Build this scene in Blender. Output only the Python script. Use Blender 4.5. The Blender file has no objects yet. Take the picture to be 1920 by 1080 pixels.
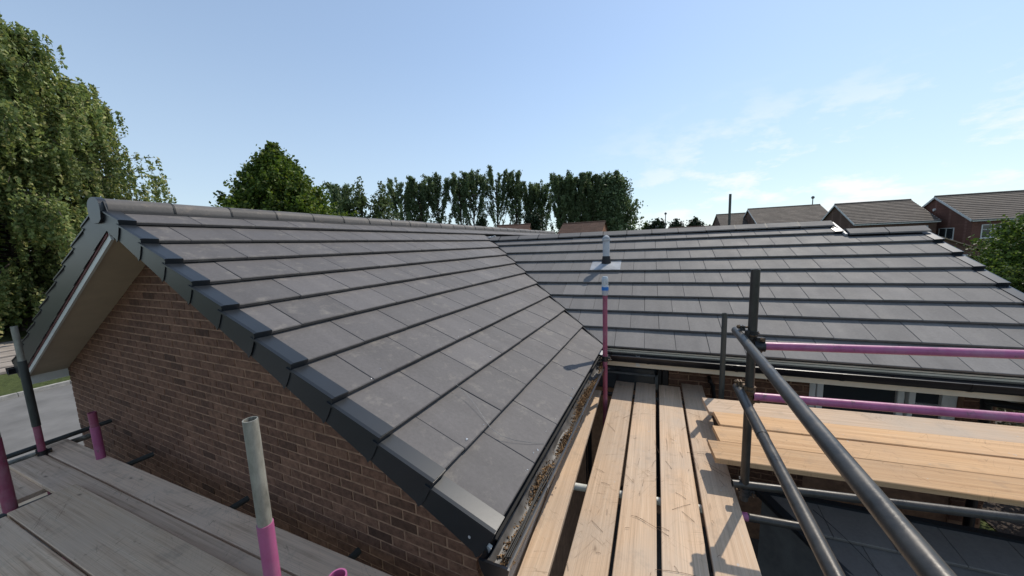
import bpy, bmesh, math, random
import numpy as np
from mathutils import Vector, Matrix
R = random.Random(7)
sc = bpy.context.scene
COL = sc.collection

# ------------------------------------------------------------------ camera, sky, sun, exposure
PITCH, ROLL, YAW = .1253, -.0382, -.4296
def cam_axes():
    cy, sy, cp, sp, cr, sr = math.cos(YAW), math.sin(YAW), math.cos(PITCH), math.sin(PITCH), math.cos(ROLL), math.sin(ROLL)
    fwd = Vector((sy*cp, cy*cp, -sp)); right = Vector((cy, -sy, 0)); up = right.cross(fwd)
    return cr*right+sr*up, -sr*right+cr*up, fwd
cr_, cu_, cf_ = cam_axes()
cam = bpy.data.cameras.new("camera"); cam.sensor_width = 36; cam.lens = 632.04/1920*36
cam.clip_start = .05; cam.clip_end = 3000
co = bpy.data.objects.new("camera", cam); COL.objects.link(co)
m3 = Matrix((cr_, cu_, -cf_)).transposed(); co.matrix_world = m3.to_4x4()
sc.camera = co

SUN_EL, SUN_AZ = math.radians(50), math.radians(23)       # azimuth from +Y towards +X
w = bpy.data.worlds.new("World"); sc.world = w; w.use_nodes = True
nt = w.node_tree; nt.nodes.clear()
def N(nt, t, **k):
    n = nt.nodes.new(t)
    for a, b in k.items(): setattr(n, a, b)
    return n
sky = N(nt, 'ShaderNodeTexSky', sky_type='NISHITA'); sky.sun_disc = False
sky.sun_elevation = SUN_EL; sky.sun_rotation = SUN_AZ; sky.air_density = 1; sky.dust_density = 0.15; sky.ozone_density = 1.8
tc = N(nt, 'ShaderNodeTexCoord')
mp = N(nt, 'ShaderNodeMapping'); mp.inputs['Scale'].default_value = (1, 1, 2.6)
ns = N(nt, 'ShaderNodeTexNoise'); ns.inputs['Scale'].default_value = 6.5; ns.inputs['Detail'].default_value = 9; ns.inputs['Roughness'].default_value = .62
rp = N(nt, 'ShaderNodeValToRGB'); rp.color_ramp.elements[0].position = .50; rp.color_ramp.elements[1].position = .62
sep = N(nt, 'ShaderNodeSeparateXYZ')
band = N(nt, 'ShaderNodeMapRange'); band.inputs['From Min'].default_value = .34; band.inputs['From Max'].default_value = .06
side = N(nt, 'ShaderNodeVectorMath', operation='DOT_PRODUCT'); side.inputs[1].default_value = (.66, .75, 0)
smap = N(nt, 'ShaderNodeMapRange'); smap.inputs['From Min'].default_value = .55; smap.inputs['From Max'].default_value = .85; smul = N(nt, 'ShaderNodeMath', operation='MULTIPLY')
mul = N(nt, 'ShaderNodeMath', operation='MULTIPLY'); mul2 = N(nt, 'ShaderNodeMath', operation='MULTIPLY'); mul2.inputs[1].default_value = 1.0
mix = N(nt, 'ShaderNodeMixRGB'); mix.inputs['Color2'].default_value = (5.5, 5.6, 5.7, 1)
bg = N(nt, 'ShaderNodeBackground'); bg.inputs['Strength'].default_value = .13
ow = N(nt, 'ShaderNodeOutputWorld')
L = nt.links.new
L(tc.outputs['Generated'], mp.inputs['Vector']); L(mp.outputs[0], ns.inputs['Vector']); L(ns.outputs['Fac'], rp.inputs[0])
L(tc.outputs['Generated'], sep.inputs[0]); L(sep.outputs['Z'], band.inputs['Value'])
L(rp.outputs[0], mul.inputs[0]); L(band.outputs[0], mul.inputs[1]); L(tc.outputs['Generated'], side.inputs[0]); L(side.outputs['Value'], smap.inputs['Value']); L(mul.outputs[0], smul.inputs[0]); L(smap.outputs[0], smul.inputs[1]); L(smul.outputs[0], mul2.inputs[0])
hz = N(nt, 'ShaderNodeMapRange'); hz.inputs['From Min'].default_value = 0.0; hz.inputs['From Max'].default_value = .55; hz.inputs['To Min'].default_value = .68; hz.inputs['To Max'].default_value = .30
hz.interpolation_type = 'SMOOTHSTEP'
L(sep.outputs['Z'], hz.inputs['Value'])
hm = N(nt, 'ShaderNodeMixRGB'); hm.inputs['Color2'].default_value = (3.05, 3.7, 4.25, 1); L(hz.outputs[0], hm.inputs['Fac']); L(sky.outputs[0], hm.inputs['Color1'])
L(mul2.outputs[0], mix.inputs['Fac']); L(hm.outputs[0], mix.inputs['Color1']); L(mix.outputs[0], bg.inputs['Color']); L(bg.outputs[0], ow.inputs['Surface'])

sl = bpy.data.lights.new("sun", 'SUN'); sl.energy = 2.6; sl.angle = math.radians(.53); sl.color = (1, .93, .82)
so = bpy.data.objects.new("sun", sl); COL.objects.link(so)
sd = Vector((math.sin(SUN_AZ)*math.cos(SUN_EL), math.cos(SUN_AZ)*math.cos(SUN_EL), math.sin(SUN_EL)))
so.rotation_euler = sd.to_track_quat('Z', 'Y').to_euler()
so.location = (6, 12, 16)
sc.view_settings.view_transform = 'Standard'; sc.view_settings.look = 'None'
sc.view_settings.exposure = .52; sc.view_settings.gamma = 1; sc.view_settings.use_curve_mapping = False
sc.cycles.max_bounces = 6; sc.cycles.transparent_max_bounces = 8

# ------------------------------------------------------------------ materials
def mat(name, base=(.5, .5, .5), rough=.7, metal=0., spec=.5):
    m = bpy.data.materials.new(name); m.use_nodes = True
    b = m.node_tree.nodes['Principled BSDF']
    b.inputs['Base Color'].default_value = (*base, 1); b.inputs['Roughness'].default_value = rough
    b.inputs['Metallic'].default_value = metal; b.inputs['Specular IOR Level'].default_value = spec
    return m, m.node_tree, b
def ramp(nt, inp, stops):
    r = N(nt, 'ShaderNodeValToRGB'); e = r.color_ramp.elements
    while len(e) > 1: e.remove(e[-1])
    e[0].position = stops[0][0]; e[0].color = (*stops[0][1], 1)
    for p, c in stops[1:]:
        q = e.new(p); q.color = (*c, 1)
    nt.links.new(inp, r.inputs[0]); return r.outputs[0]
def noise(nt, scale, detail=4, rough=.55, coord='Object', stretch=None, w=None):
    t = N(nt, 'ShaderNodeTexCoord'); m = N(nt, 'ShaderNodeMapping'); n = N(nt, 'ShaderNodeTexNoise')
    nt.links.new(t.outputs[coord], m.inputs['Vector'])
    if stretch: m.inputs['Scale'].default_value = stretch
    if w is not None:
        n.noise_dimensions = '4D'; nt.links.new(w, n.inputs['W'])
    nt.links.new(m.outputs[0], n.inputs['Vector'])
    n.inputs['Scale'].default_value = scale; n.inputs['Detail'].default_value = detail; n.inputs['Roughness'].default_value = rough
    return n.outputs['Fac']
def mixc(nt, fac, a, b, mode='MIX'):
    m = N(nt, 'ShaderNodeMixRGB', blend_type=mode)
    for i, v in ((0, fac), (1, a), (2, b)):
        if isinstance(v, (int, float)): m.inputs[i].default_value = v
        elif isinstance(v, tuple): m.inputs[i].default_value = (*v, 1)
        else: nt.links.new(v, m.inputs[i])
    return m.outputs[0]
def rnd(nt):
    """one random number per object and per loose piece, so single pieces and joined pieces vary alike"""
    a = N(nt, 'ShaderNodeObjectInfo'); g = N(nt, 'ShaderNodeNewGeometry'); s = N(nt, 'ShaderNodeMath', operation='ADD'); f = N(nt, 'ShaderNodeMath', operation='FRACT')
    nt.links.new(a.outputs['Random'], s.inputs[0]); nt.links.new(g.outputs['Random Per Island'], s.inputs[1]); nt.links.new(s.outputs[0], f.inputs[0])
    return f.outputs[0]
def scaled(nt, v, k):
    m = N(nt, 'ShaderNodeMath', operation='MULTIPLY'); nt.links.new(v, m.inputs[0]); m.inputs[1].default_value = k; return m.outputs[0]
def bump(nt, b, h, strength=.3, dist=.01):
    n = N(nt, 'ShaderNodeBump'); n.inputs['Strength'].default_value = strength; n.inputs['Distance'].default_value = dist
    nt.links.new(h, n.inputs['Height']); nt.links.new(n.outputs[0], b.inputs['Normal'])

def concrete_tile(name, lo, hi, dust, rough=.55, dust_amt=.5):
    m, t, b = mat(name, rough=rough, spec=.3)
    r = rnd(t); rw = scaled(t, r, 37.)
    base = ramp(t, r, [(0, lo), (.8, hi), (1, tuple(min(1, c*1.22) for c in hi))])
    n1 = noise(t, 3.2, 6, .62, w=rw); n2 = noise(t, 55, 3, .6, w=rw); n3 = noise(t, 9, 8, .7, w=rw)
    c = mixc(t, scaled(t, n1, .5), base, tuple(c*1.5 for c in hi))
    c = mixc(t, .45, c, mixc(t, 1., c, ramp(t, n2, [(.3, (.78,)*3), (.7, (1.18,)*3)]), 'MULTIPLY'))
    n4 = noise(t, 1.1, 5, .6, coord='Object', stretch=(5, .6, 1), w=rw)
    c = mixc(t, 1., c, ramp(t, n4, [(.35, (.9,)*3), (.65, (1.1,)*3)]), 'MULTIPLY')
    dm = ramp(t, n3, [(.54, (0,)*3), (.76, (dust_amt,)*3)])
    c = mixc(t, dm, c, dust)
    t.links.new(c, b.inputs['Base Color'])
    t.links.new(ramp(t, n1, [(.3, (rough-.04,)*3), (.7, (rough+.08,)*3)]), b.inputs['Roughness'])
    bump(t, b, n2, .22, .004); return m
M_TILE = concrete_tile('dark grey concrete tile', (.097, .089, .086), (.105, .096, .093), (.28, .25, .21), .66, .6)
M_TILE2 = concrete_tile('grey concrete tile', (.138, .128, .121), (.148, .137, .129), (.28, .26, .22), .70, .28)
M_RIDGE = concrete_tile('ridge tile', (.080, .073, .068), (.105, .095, .088), (.33, .26, .20), .6, .7)
M_OLDTILE = concrete_tile('weathered brown roof tile', (.075, .06, .05), (.115, .092, .075), (.17, .14, .11), .8, .5)
M_REDTILE = concrete_tile('brown red roof tile', (.075, .042, .030), (.11, .06, .042), (.14, .09, .065), .8, .4)

def brick_mat(name, lo, mid, hi):
    m, t, b = mat(name, rough=.88, spec=.25)
    r = rnd(t); rw = scaled(t, r, 51.)
    base = ramp(t, r, [(0, lo), (.5, mid), (.85, hi), (1, tuple(c*.55 for c in lo))])
    n1 = noise(t, 22, 6, .65, w=rw); n2 = noise(t, 90, 3, .6, w=rw)
    c = mixc(t, 1., base, ramp(t, n1, [(.3, (.5,)*3), (.52, (1.,)*3), (.75, (1.45,)*3)]), 'MULTIPLY')
    t.links.new(c, b.inputs['Base Color']); bump(t, b, n2, .5, .006); return m
M_BRICK = brick_mat('brown brick', (.130, .067, .045), (.165, .084, .054), (.20, .104, .067))
def simple(name, c, rough=.7, metal=0., var=.25, sc_=8, bs=.1, spec=.4, stretch=None, c2=None):
    m, t, b = mat(name, c, rough, metal, spec)
    n = noise(t, sc_, 5, .6, stretch=stretch)
    c2 = c2 or tuple(x*(1+var) for x in c)
    t.links.new(ramp(t, n, [(.3, tuple(x*(1-var) for x in c)), (.7, c2)]), b.inputs['Base Color'])
    if bs: bump(t, b, noise(t, sc_*6, 3), bs, .004)
    return m
M_MORTAR = simple('mortar', (.30, .175, .110), .95, var=.3, sc_=14, bs=.5)
M_DECK = simple('roof underlay', (.015, .015, .017), .9)
M_VERGE = simple('anthracite plastic verge', (.013, .016, .020), .38, var=.12, sc_=5, bs=.02, spec=.5)
M_VERGETOP = M_VERGE
M_BLACK = simple('black plastic', (.010, .010, .012), .28, var=.2, sc_=12, bs=.03, spec=.5)
M_GUTTERIN = simple('dusty gutter lining', (.10, .092, .085), .5, var=.45, sc_=9, stretch=(1, 1, 1), bs=.1)
M_WHITE = simple('white plastic board', (.62, .61, .57), .4, var=.07, sc_=2.5, bs=.02)
M_CREAM = simple('cream soffit board', (.50, .41, .30), .6, var=.14, sc_=2, bs=.02)
M_FASCIA = simple('aged white fascia', (.66, .57, .43), .5, var=.12, sc_=3, bs=.02)
M_REDLINE = simple('dark red strip', (.12, .02, .022), .5, bs=0)
M_LEAD = simple('lead grey flashing', (.33, .34, .35), .45, var=.25, sc_=6, bs=.2)
M_PIPE = simple('grey plastic pipe', (.46, .475, .49), .45, var=.1, bs=.02)
M_UPVC = simple('grey white window frame', (.74, .73, .70), .35, var=.04, bs=0)
M_RUBBER = simple('dark membrane', (.012, .012, .013), .6, bs=.3)
M_RUST = simple('rusty brass coupler', (.13, .085, .05), .6, .5, var=.5, sc_=60, bs=.5)
M_STEELDARK = simple('dark coupler steel', (.045, .045, .048), .45, .7, var=.5, sc_=40, bs=.3)
M_TAPE = simple('white tape', (.7, .71, .72), .4, var=.1, bs=.1)
M_BLUE = simple('blue label', (.02, .16, .5), .4, var=.2, bs=0)
M_ASPHALT = simple('grey road surface', (.155, .148, .14), .92, var=.22, sc_=1.3, bs=.4)
M_PATIO = simple('patio slabs', (.12, .115, .105), .9, var=.3, sc_=3, bs=.4)
M_STONE = simple('pale stone paving', (.30, .255, .215), .9, var=.3, sc_=2.2, bs=.5)
M_SOIL = simple('garden soil', (.05, .036, .028), .95, var=.4, sc_=3, bs=.5)
M_KERB = simple('kerb', (.34, .32, .29), .85, bs=.3)
M_BARK = simple('bark', (.07, .055, .042), .95, var=.5, sc_=12, bs=.7)
M_BARKP = simple('pale bark', (.13, .12, .10), .95, var=.4, sc_=12, bs=.5)
M_MOSS = simple('dry moss debris', (.27, .155, .08), .95, var=.6, sc_=25, bs=.7, c2=(.42, .27, .14))
M_STRAW = simple('dark straw', (.13, .08, .05), .9, bs=0)
M_FARWHITE = simple('white trim', (.62, .62, .60), .6, var=.04, bs=0)
M_GREYSTEEL = simple('grey lamp steel', (.16, .165, .17), .5, .5, bs=0)

def ground_mat():
    m, t, b = mat('short grass', rough=.95, spec=.15)
    n = noise(t, .35, 8, .65); n2 = noise(t, 9, 4, .7)
    c = ramp(t, n, [(.3, (.045, .06, .02)), (.55, (.075, .09, .03)), (.75, (.12, .11, .05))])
    t.links.new(mixc(t, 1., c, ramp(t, n2, [(.3, (.6,)*3), (.7, (1.3,)*3)]), 'MULTIPLY'), b.inputs['Base Color'])
    bump(t, b, n2, .8, .05); return m
M_GRASS = ground_mat()

def wood(name, base, dark, pale, grey, gamt, rough=.75):
    m, t, b = mat(name, rough=rough, spec=.25)
    r = rnd(t); rw = scaled(t, r, 83.)
    g1 = noise(t, 3.0, 7, .6, stretch=(.35, 14, 14), w=rw)      # long grain
    g2 = noise(t, 8.0, 5, .6, stretch=(.25, 34, 34), w=rw)
    g3 = noise(t, 1.6, 6, .6, w=rw)
    c = ramp(t, g1, [(.25, dark), (.5, base), (.75, pale)])
    c = mixc(t, 1., c, ramp(t, g2, [(.3, (.72,)*3), (.5, (1,)*3), (.7, (1.12,)*3)]), 'MULTIPLY')
    c = mixc(t, ramp(t, g3, [(.42, (0,)*3), (.68, (gamt,)*3)]), c, grey)
    c = mixc(t, 1., c, ramp(t, r, [(0, (.82,)*3), (1, (1.14,)*3)]), 'MULTIPLY')
    tg = N(t, 'ShaderNodeTexCoord')
    for ang, sx in ((.9, 2.2), (-.5, 1.8), (1.9, 2.6)):
        mq = N(t, 'ShaderNodeMapping'); mq.vector_type = 'TEXTURE'; mq.inputs['Rotation'].default_value = (0, 0, ang); mq.inputs['Scale'].default_value = (1/sx, 1/26., 1)
        nq = N(t, 'ShaderNodeTexNoise'); nq.noise_dimensions = '4D'; nq.inputs['Scale'].default_value = 1.; nq.inputs['Detail'].default_value = 1; t.links.new(rw, nq.inputs['W'])
        t.links.new(tg.outputs['Object'], mq.inputs[0]); t.links.new(mq.outputs[0], nq.inputs['Vector'])
        ln = ramp(t, nq.outputs['Fac'], [(.494, (0,)*3), (.5, (.55,)*3), (.506, (0,)*3)])
        mk = ramp(t, noise(t, 2.7, 2, .5, w=scaled(t, rw, 1.7+ang)), [(.52, (0,)*3), (.60, (1,)*3)])
        c = mixc(t, mixc(t, 1., ln, mk, 'MULTIPLY'), c, tuple(x*.45 for x in dark))
    # knots: sparse cells along the board
    tcx = N(t, 'ShaderNodeTexCoord'); mm = N(t, 'ShaderNodeMapping'); mm.inputs['Scale'].default_value = (1.1, 2.4, .001)
    v = N(t, 'ShaderNodeTexVoronoi'); v.inputs['Scale'].default_value = 2.6; cx = N(t, 'ShaderNodeCombineXYZ'); va = N(t, 'ShaderNodeVectorMath', operation='ADD'); t.links.new(rw, cx.inputs[0]); t.links.new(r, cx.inputs[1])
    nn = N(t, 'ShaderNodeTexNoise'); nn.inputs['Scale'].default_value = 9; nn.inputs['Detail'].default_value = 2
    vm = N(t, 'ShaderNodeMixRGB'); vm.inputs[0].default_value = .06
    t.links.new(tcx.outputs['Object'], mm.inputs[0]); t.links.new(mm.outputs[0], vm.inputs[1]); t.links.new(tcx.outputs['Object'], nn.inputs['Vector']); t.links.new(nn.outputs['Color'], vm.inputs[2])
    t.links.new(vm.outputs[0], va.inputs[0]); t.links.new(cx.outputs[0], va.inputs[1]); t.links.new(va.outputs[0], v.inputs['Vector'])
    kn = mixc(t, 1., ramp(t, v.outputs['Distance'], [(.02, (.75,)*3), (.045, (.55,)*3), (.07, (.16,)*3), (.14, (0,)*3)]), ramp(t, v.outputs['Color'], [(.35, (0,)*3), (.5, (1,)*3)]), 'MULTIPLY')
    c = mixc(t, kn, c, tuple(x*.32 for x in dark))
    st = noise(t, 2.3, 6, .65, stretch=(.7, 2.2, 1), w=rw)
    c = mixc(t, ramp(t, st, [(.62, (0,)*3), (.74, (.5,)*3)]), c, tuple(x*.4 for x in dark))
    sp = noise(t, 34, 3, .55, w=rw); c = mixc(t, ramp(t, sp, [(.70, (0,)*3), (.73, (.7,)*3)]), c, (.45, .43, .40))
    ft = noise(t, 4.5, 6, .7, w=scaled(t, rw, 2.3)); c = mixc(t, ramp(t, ft, [(.55, (0,)*3), (.72, (.38,)*3)]), c, (.16, .14, .12))
    t.links.new(c, b.inputs['Base Color']); bump(t, b, g2, .35, .003); return m
M_WOOD = wood('scaffold board pine', (.56, .39, .255), (.45, .30, .185), (.64, .47, .32), (.43, .36, .29), .7)
M_WOODNEW = wood('fresh pine board', (.57, .345, .175), (.44, .25, .12), (.65, .425, .235), (.47, .32, .20), .45)
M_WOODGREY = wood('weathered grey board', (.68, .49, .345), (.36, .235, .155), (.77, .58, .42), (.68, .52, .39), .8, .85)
M_WOODOLD = wood('old beige board', (.77, .555, .375), (.46, .29, .18), (.83, .64, .455), (.70, .53, .39), .6, .85)

def tube_mat(name, c, c2, metal, rough, streak=True):
    m, t, b = mat(name, c, rough, metal, .5)
    n = noise(t, 9, 7, .7, stretch=(1, 1, .35)); n2 = noise(t, 70, 3, .6)
    t.links.new(ramp(t, n, [(.32, c), (.5, tuple((a+d)/2 for a, d in zip(c, c2))), (.72, c2)]), b.inputs['Base Color'])
    if metal < .05:
        n3 = noise(t, 26, 6, .72, stretch=(1, 1, .5)); pb = b.inputs['Base Color'].links[0].from_socket
        c3 = mixc(t, ramp(t, n3, [(.60, (0,)*3), (.66, (.75,)*3)]), pb, (.10, .085, .08)); n5 = noise(t, 5, 5, .6)
        t.links.new(mixc(t, ramp(t, n5, [(.5, (0,)*3), (.75, (.45,)*3)]), c3, (.40, .28, .30)), b.inputs['Base Color'])
    t.links.new(ramp(t, n, [(.3, (rough-.1,)*3), (.7, (rough+.18,)*3)]), b.inputs['Roughness'])
    bump(t, b, n2, .25, .002); return m
M_TUBE = tube_mat('dark steel tube', (.026, .024, .022), (.075, .069, .062), .45, .36)
M_GALV = tube_mat('galvanised tube', (.075, .072, .060), (.46, .44, .37), .25, .5)
M_GREYPAINT = tube_mat('grey green painted tube', (.035, .040, .037), (.07, .075, .070), .2, .5)
M_PINK = tube_mat('faded pink tube paint', (.30, .065, .155), (.43, .12, .25), .0, .36)
M_PINKD = tube_mat('dark pink tube paint', (.22, .045, .085), (.33, .08, .14), .0, .45)
M_PALETUBE = tube_mat('pale painted tube', (.50, .52, .48), (.66, .66, .60), .1, .45)

def glass_mat(name, c=(.02, .024, .028), rough=.06):
    m, t, b = mat(name, c, rough, 0, .8); return m
M_GLASS = glass_mat('dark window glass', (.035, .04, .044), .09)
def leaf_mat(name, cols, trans=.35):
    m = bpy.data.materials.new(name); m.use_nodes = True; t = m.node_tree; b = t.nodes['Principled BSDF']; out = t.nodes['Material Output']
    g = N(t, 'ShaderNodeNewGeometry')
    c = ramp(t, g.outputs['Random Per Island'], cols)
    n = noise(t, .55, 3, .6, coord='Object')
    c = mixc(t, 1., c, ramp(t, n, [(.3, (.6,)*3), (.7, (1.4,)*3)]), 'MULTIPLY')
    t.links.new(c, b.inputs['Base Color']); b.inputs['Roughness'].default_value = .55; b.inputs['Specular IOR Level'].default_value = .3
    tr = N(t, 'ShaderNodeBsdfTranslucent'); hs = N(t, 'ShaderNodeHueSaturation'); hs.inputs['Value'].default_value = 1.3; hs.inputs['Saturation'].default_value = 1.1
    t.links.new(c, hs.inputs['Color']); t.links.new(hs.outputs[0], tr.inputs['Color'])
    mx = N(t, 'ShaderNodeMixShader'); mx.inputs[0].default_value = trans
    t.links.new(b.outputs[0], mx.inputs[1]); t.links.new(tr.outputs[0], mx.inputs[2]); t.links.new(mx.outputs[0], out.inputs['Surface']); return m
ML_BIRCH = leaf_mat('birch leaf', [(0, (0.101, 0.138, 0.047)), (.5, (0.182, 0.232, 0.075)), (.85, (0.284, 0.314, 0.109)), (1, (0.464, 0.409, 0.174))])
ML_MAPLE = leaf_mat('maple leaf', [(0, (0.048, 0.084, 0.016)), (.5, (0.088, 0.136, 0.025)), (.9, (0.150, 0.190, 0.034)), (1, (0.218, 0.231, 0.054))])
ML_POPLAR = leaf_mat('poplar leaf', [(0, (0.074, 0.109, 0.049)), (.6, (0.121, 0.168, 0.074)), (1, (0.187, 0.226, 0.113))], .35)
ML_DARK = leaf_mat('dark evergreen leaf', [(0, (0.016, 0.029, 0.013)), (1, (0.039, 0.058, 0.023))], .1)
ML_PALE = leaf_mat('pale shrub leaf', [(0, (0.072, 0.102, 0.036)), (.6, (0.108, 0.144, 0.054)), (1, (0.168, 0.192, 0.084))], .35)
ML_BUSH = leaf_mat('garden bush leaf', [(0, (0.041, 0.074, 0.016)), (.6, (0.081, 0.128, 0.027)), (1, (0.162, 0.203, 0.047))], .35)
ML_HEDGE = leaf_mat('silvery hedge leaf', [(0, (.12, .13, .09)), (.5, (.22, .22, .16)), (1, (.36, .34, .26))], .3)

# ------------------------------------------------------------------ helpers
def tag(o, label=None, cat=None, group=None, kind=None):
    if label: o['label'] = label
    if cat: o['category'] = cat
    if group: o['group'] = group
    if kind: o['kind'] = kind
    return o
def link(name, me, m=None, parent=None, mw=None, smooth=False):
    if m is not None and len(me.materials) == 0: me.materials.append(m)
    o = bpy.data.objects.new(name, me); COL.objects.link(o)
    if parent is not None: o.parent = parent
    if mw is not None: o.matrix_basis = mw if parent is None else parent_inv(parent) @ mw
    if smooth: me.polygons.foreach_set('use_smooth', [True]*len(me.polygons))
    return o
WM = {}
def parent_inv(p):
    m = Matrix.Identity(4)
    chain = []
    while p is not None: chain.append(p); p = p.parent
    for q in reversed(chain): m = m @ q.matrix_basis
    return m.inverted()
def empty(name, loc=(0, 0, 0), label=None, cat=None, group=None, kind=None):
    o = bpy.data.objects.new(name, None); COL.objects.link(o); o.location = loc; o.empty_display_size = .2
    o.matrix_basis = Matrix.Translation(loc)
    return tag(o, label, cat, group, kind)
class MB:
    def __init__(s): s.v = []; s.f = []
    def add(s, vs, fs):
        k = len(s.v); s.v += [tuple(p) for p in vs]; s.f += [tuple(i+k for i in f) for f in fs]; return s
    def box(s, a, b, mw=None):
        (x0, y0, z0), (x1, y1, z1) = a, b
        vs = [Vector(p) for p in ((x0, y0, z0), (x1, y0, z0), (x1, y1, z0), (x0, y1, z0), (x0, y0, z1), (x1, y0, z1), (x1, y1, z1), (x0, y1, z1))]
        if mw is not None: vs = [mw @ p for p in vs]
        return s.add(vs, [(0, 3, 2, 1), (4, 5, 6, 7), (0, 1, 5, 4), (1, 2, 6, 5), (2, 3, 7, 6), (3, 0, 4, 7)])
    def prism(s, prof, a, b, ax):
        """profile (list of 2-D points, counter-clockwise) swept from a to b; ax = (origin, e1, e2, sweep dir)"""
        O, e1, e2, d = ax; n = len(prof)
        vs = [O+e1*p+e2*q+d*a for p, q in prof]+[O+e1*p+e2*q+d*b for p, q in prof]
        fs = [tuple(range(n-1, -1, -1)), tuple(range(n, 2*n))]+[(i, (i+1) % n, n+(i+1) % n, n+i) for i in range(n)]
        return s.add(vs, fs)
    def tube(s, p, q, r0, r1=None, n=14, hollow=0., caps=True):
        p, q = Vector(p), Vector(q); r1 = r0 if r1 is None else r1; d = (q-p).normalized()
        a = d.orthogonal().normalized(); b = d.cross(a)
        def ring(c, r): return [c+a*(r*math.cos(2*math.pi*i/n))+b*(r*math.sin(2*math.pi*i/n)) for i in range(n)]
        if hollow:
            vs = ring(p, r0)+ring(q, r1)+ring(q, r1-hollow)+ring(p, r0-hollow); fs = []
            for k in range(4):
                for i in range(n): fs.append((k*n+i, k*n+(i+1) % n, ((k+1) % 4)*n+(i+1) % n, ((k+1) % 4)*n+i))
        else:
            vs = ring(p, r0)+ring(q, r1); fs = [(i, (i+1) % n, n+(i+1) % n, n+i) for i in range(n)]
            if caps: fs += [tuple(range(n-1, -1, -1)), tuple(range(n, 2*n))]
        return s.add(vs, fs)
    def mesh(s, name='m'):
        me = bpy.data.meshes.new(name); me.from_pydata(s.v, [], s.f); me.update(); return me
    def build(s, name, m, parent=None, smooth=False, bevel=0):
        me = s.mesh(name)
        if bevel:
            bm = bmesh.new(); bm.from_mesh(me); bmesh.ops.bevel(bm, geom=bm.edges[:], offset=bevel, segments=1, affect='EDGES'); bm.to_mesh(me); bm.free()
        if parent is not None:
            pi = parent_inv(parent); me.transform(pi)
        if smooth: smooth_by_angle(me)
        return link(name, me, m, parent)
def smooth_by_angle(me, ang=40):
    me.polygons.foreach_set('use_smooth', [True]*len(me.polygons))
    bm = bmesh.new(); bm.from_mesh(me); a = math.radians(ang)
    bmesh.ops.recalc_face_normals(bm, faces=bm.faces[:])
    for e in bm.edges: e.smooth = len(e.link_faces) == 2 and e.calc_face_angle(0) < a
    bm.to_mesh(me); bm.free()

# frames: W = wing (axes X,Y); main range is 3 degrees off square
XE, YM, ZE, DL = -.6751, 4.0095, -1.2705, .0539
U = Vector((math.cos(DL), math.sin(DL), 0)); V = Vector((-math.sin(DL), math.cos(DL), 0)); Z = Vector((0, 0, 1))
def Mp(u, v, z): return Vector((XE, YM, z))*1+U*u+V*v
MF = Matrix.Translation((XE, YM, 0)) @ Matrix.Rotation(DL, 4, 'Z')        # main frame as a matrix
GAU = .345
XR, ZR, YG, YEND = -4.1134, .4101, 1.143, 13.1
WS = Vector((XR-XE, 0, ZR-ZE)); WLEN = WS.length; WS.normalize()
VM, ZM = 2.76, .1182
MS = V*VM+Z*(ZM-ZE); MLEN = MS.length; MS.normalize()
WN = Vector((0, 1, 0)).cross(WS); MN = U.cross(MS)
O_W = Vector((XE, 0, ZE)); O_M = Mp(0, 0, ZE)
GROUND = -3.65
UEND, USTEP = 4.08, 3.17

# ------------------------------------------------------------------ ground
def sheet(name, pts, z, m, kind='structure', th=0):
    mb = MB()
    if th:
        n = len(pts); vs = [(x, y, z-th) for x, y in pts]+[(x, y, z) for x, y in pts]
        mb.add(vs, [tuple(range(n-1, -1, -1)), tuple(range(n, 2*n))]+[(i, (i+1) % n, n+(i+1) % n, n+i) for i in range(n)])
    else: mb.add([(x, y, z) for x, y in pts], [tuple(range(len(pts)))])
    return tag(mb.build(name, m), kind=kind)
sheet('ground', [(-900, -600), (900, -600), (900, 1200), (-900, 1200)], GROUND, M_GRASS)
sheet('road', [(-16.3, -20), (-9.0, -20), (-9.0, 34), (-16.3, 34)], GROUND+.008, M_ASPHALT)
sheet('patio', [(3.7, 4.9), (14, 4.9), (14, 9.5), (3.7, 9.5)], GROUND+.012, M_SOIL)
sheet('patio', [(-9.0, -4), (8, -4), (8, 4.9), (-9.0, 4.9)], GROUND+.012, M_PATIO)
for k, x in enumerate((-16.42, -9.12)):
    kb = MB()
    y = -14.
    while y < 30:
        kb.box((x, y, GROUND-.05), (x+.13, y+.9, GROUND+.11)); y += .912
    tag(kb.build('kerb', M_KERB), kind='structure')
sheet('gap_shade_sheet', [(-7.1, -1.2), (-1.2, -1.2), (-1.2, 1.46), (-7.1, 1.46)], GROUND+.02, M_SOIL)  # dark sheet added so the gaps around the left boards read as shade
# stepped strip of pale stone rows beyond the verge of the road
path = sheet('path', [(-28.8, -20), (-20.2, -20), (-20.2, 34), (-28.8, 34)], GROUND+.006, M_SOIL)
slab = MB().box((-.5, -.5, 0), (.5, .5, .07)).mesh('paving_stone')
slab.materials.append(M_STONE)
cnt = 0
rows = [(-20.6, .7), (-21.6, .9), (-22.7, .9), (-24.1, 1.1), (-25.6, 1.2), (-27.2, 1.4)]
for x, wd in rows:
    y = -1.5+R.uniform(0, .8)
    while y < 12:
        ln = R.uniform(1.2, 2.1)
        mw = Matrix.Translation((x, y+ln/2, GROUND+.006+R.uniform(0, .02))) @ Matrix.Rotation(R.uniform(-.02, .02), 4, 'Z') @ Matrix.Diagonal((wd, ln-.04, 1, 1))
        link('paving_stone', slab, None, path, mw); y += ln; cnt += 1

# ------------------------------------------------------------------ bungalow
bung = empty('bungalow', (XR, 5, GROUND), 'brown brick bungalow with newly tiled dark grey roofs meeting in a valley', 'bungalow')
def Mf(): return MF

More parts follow.
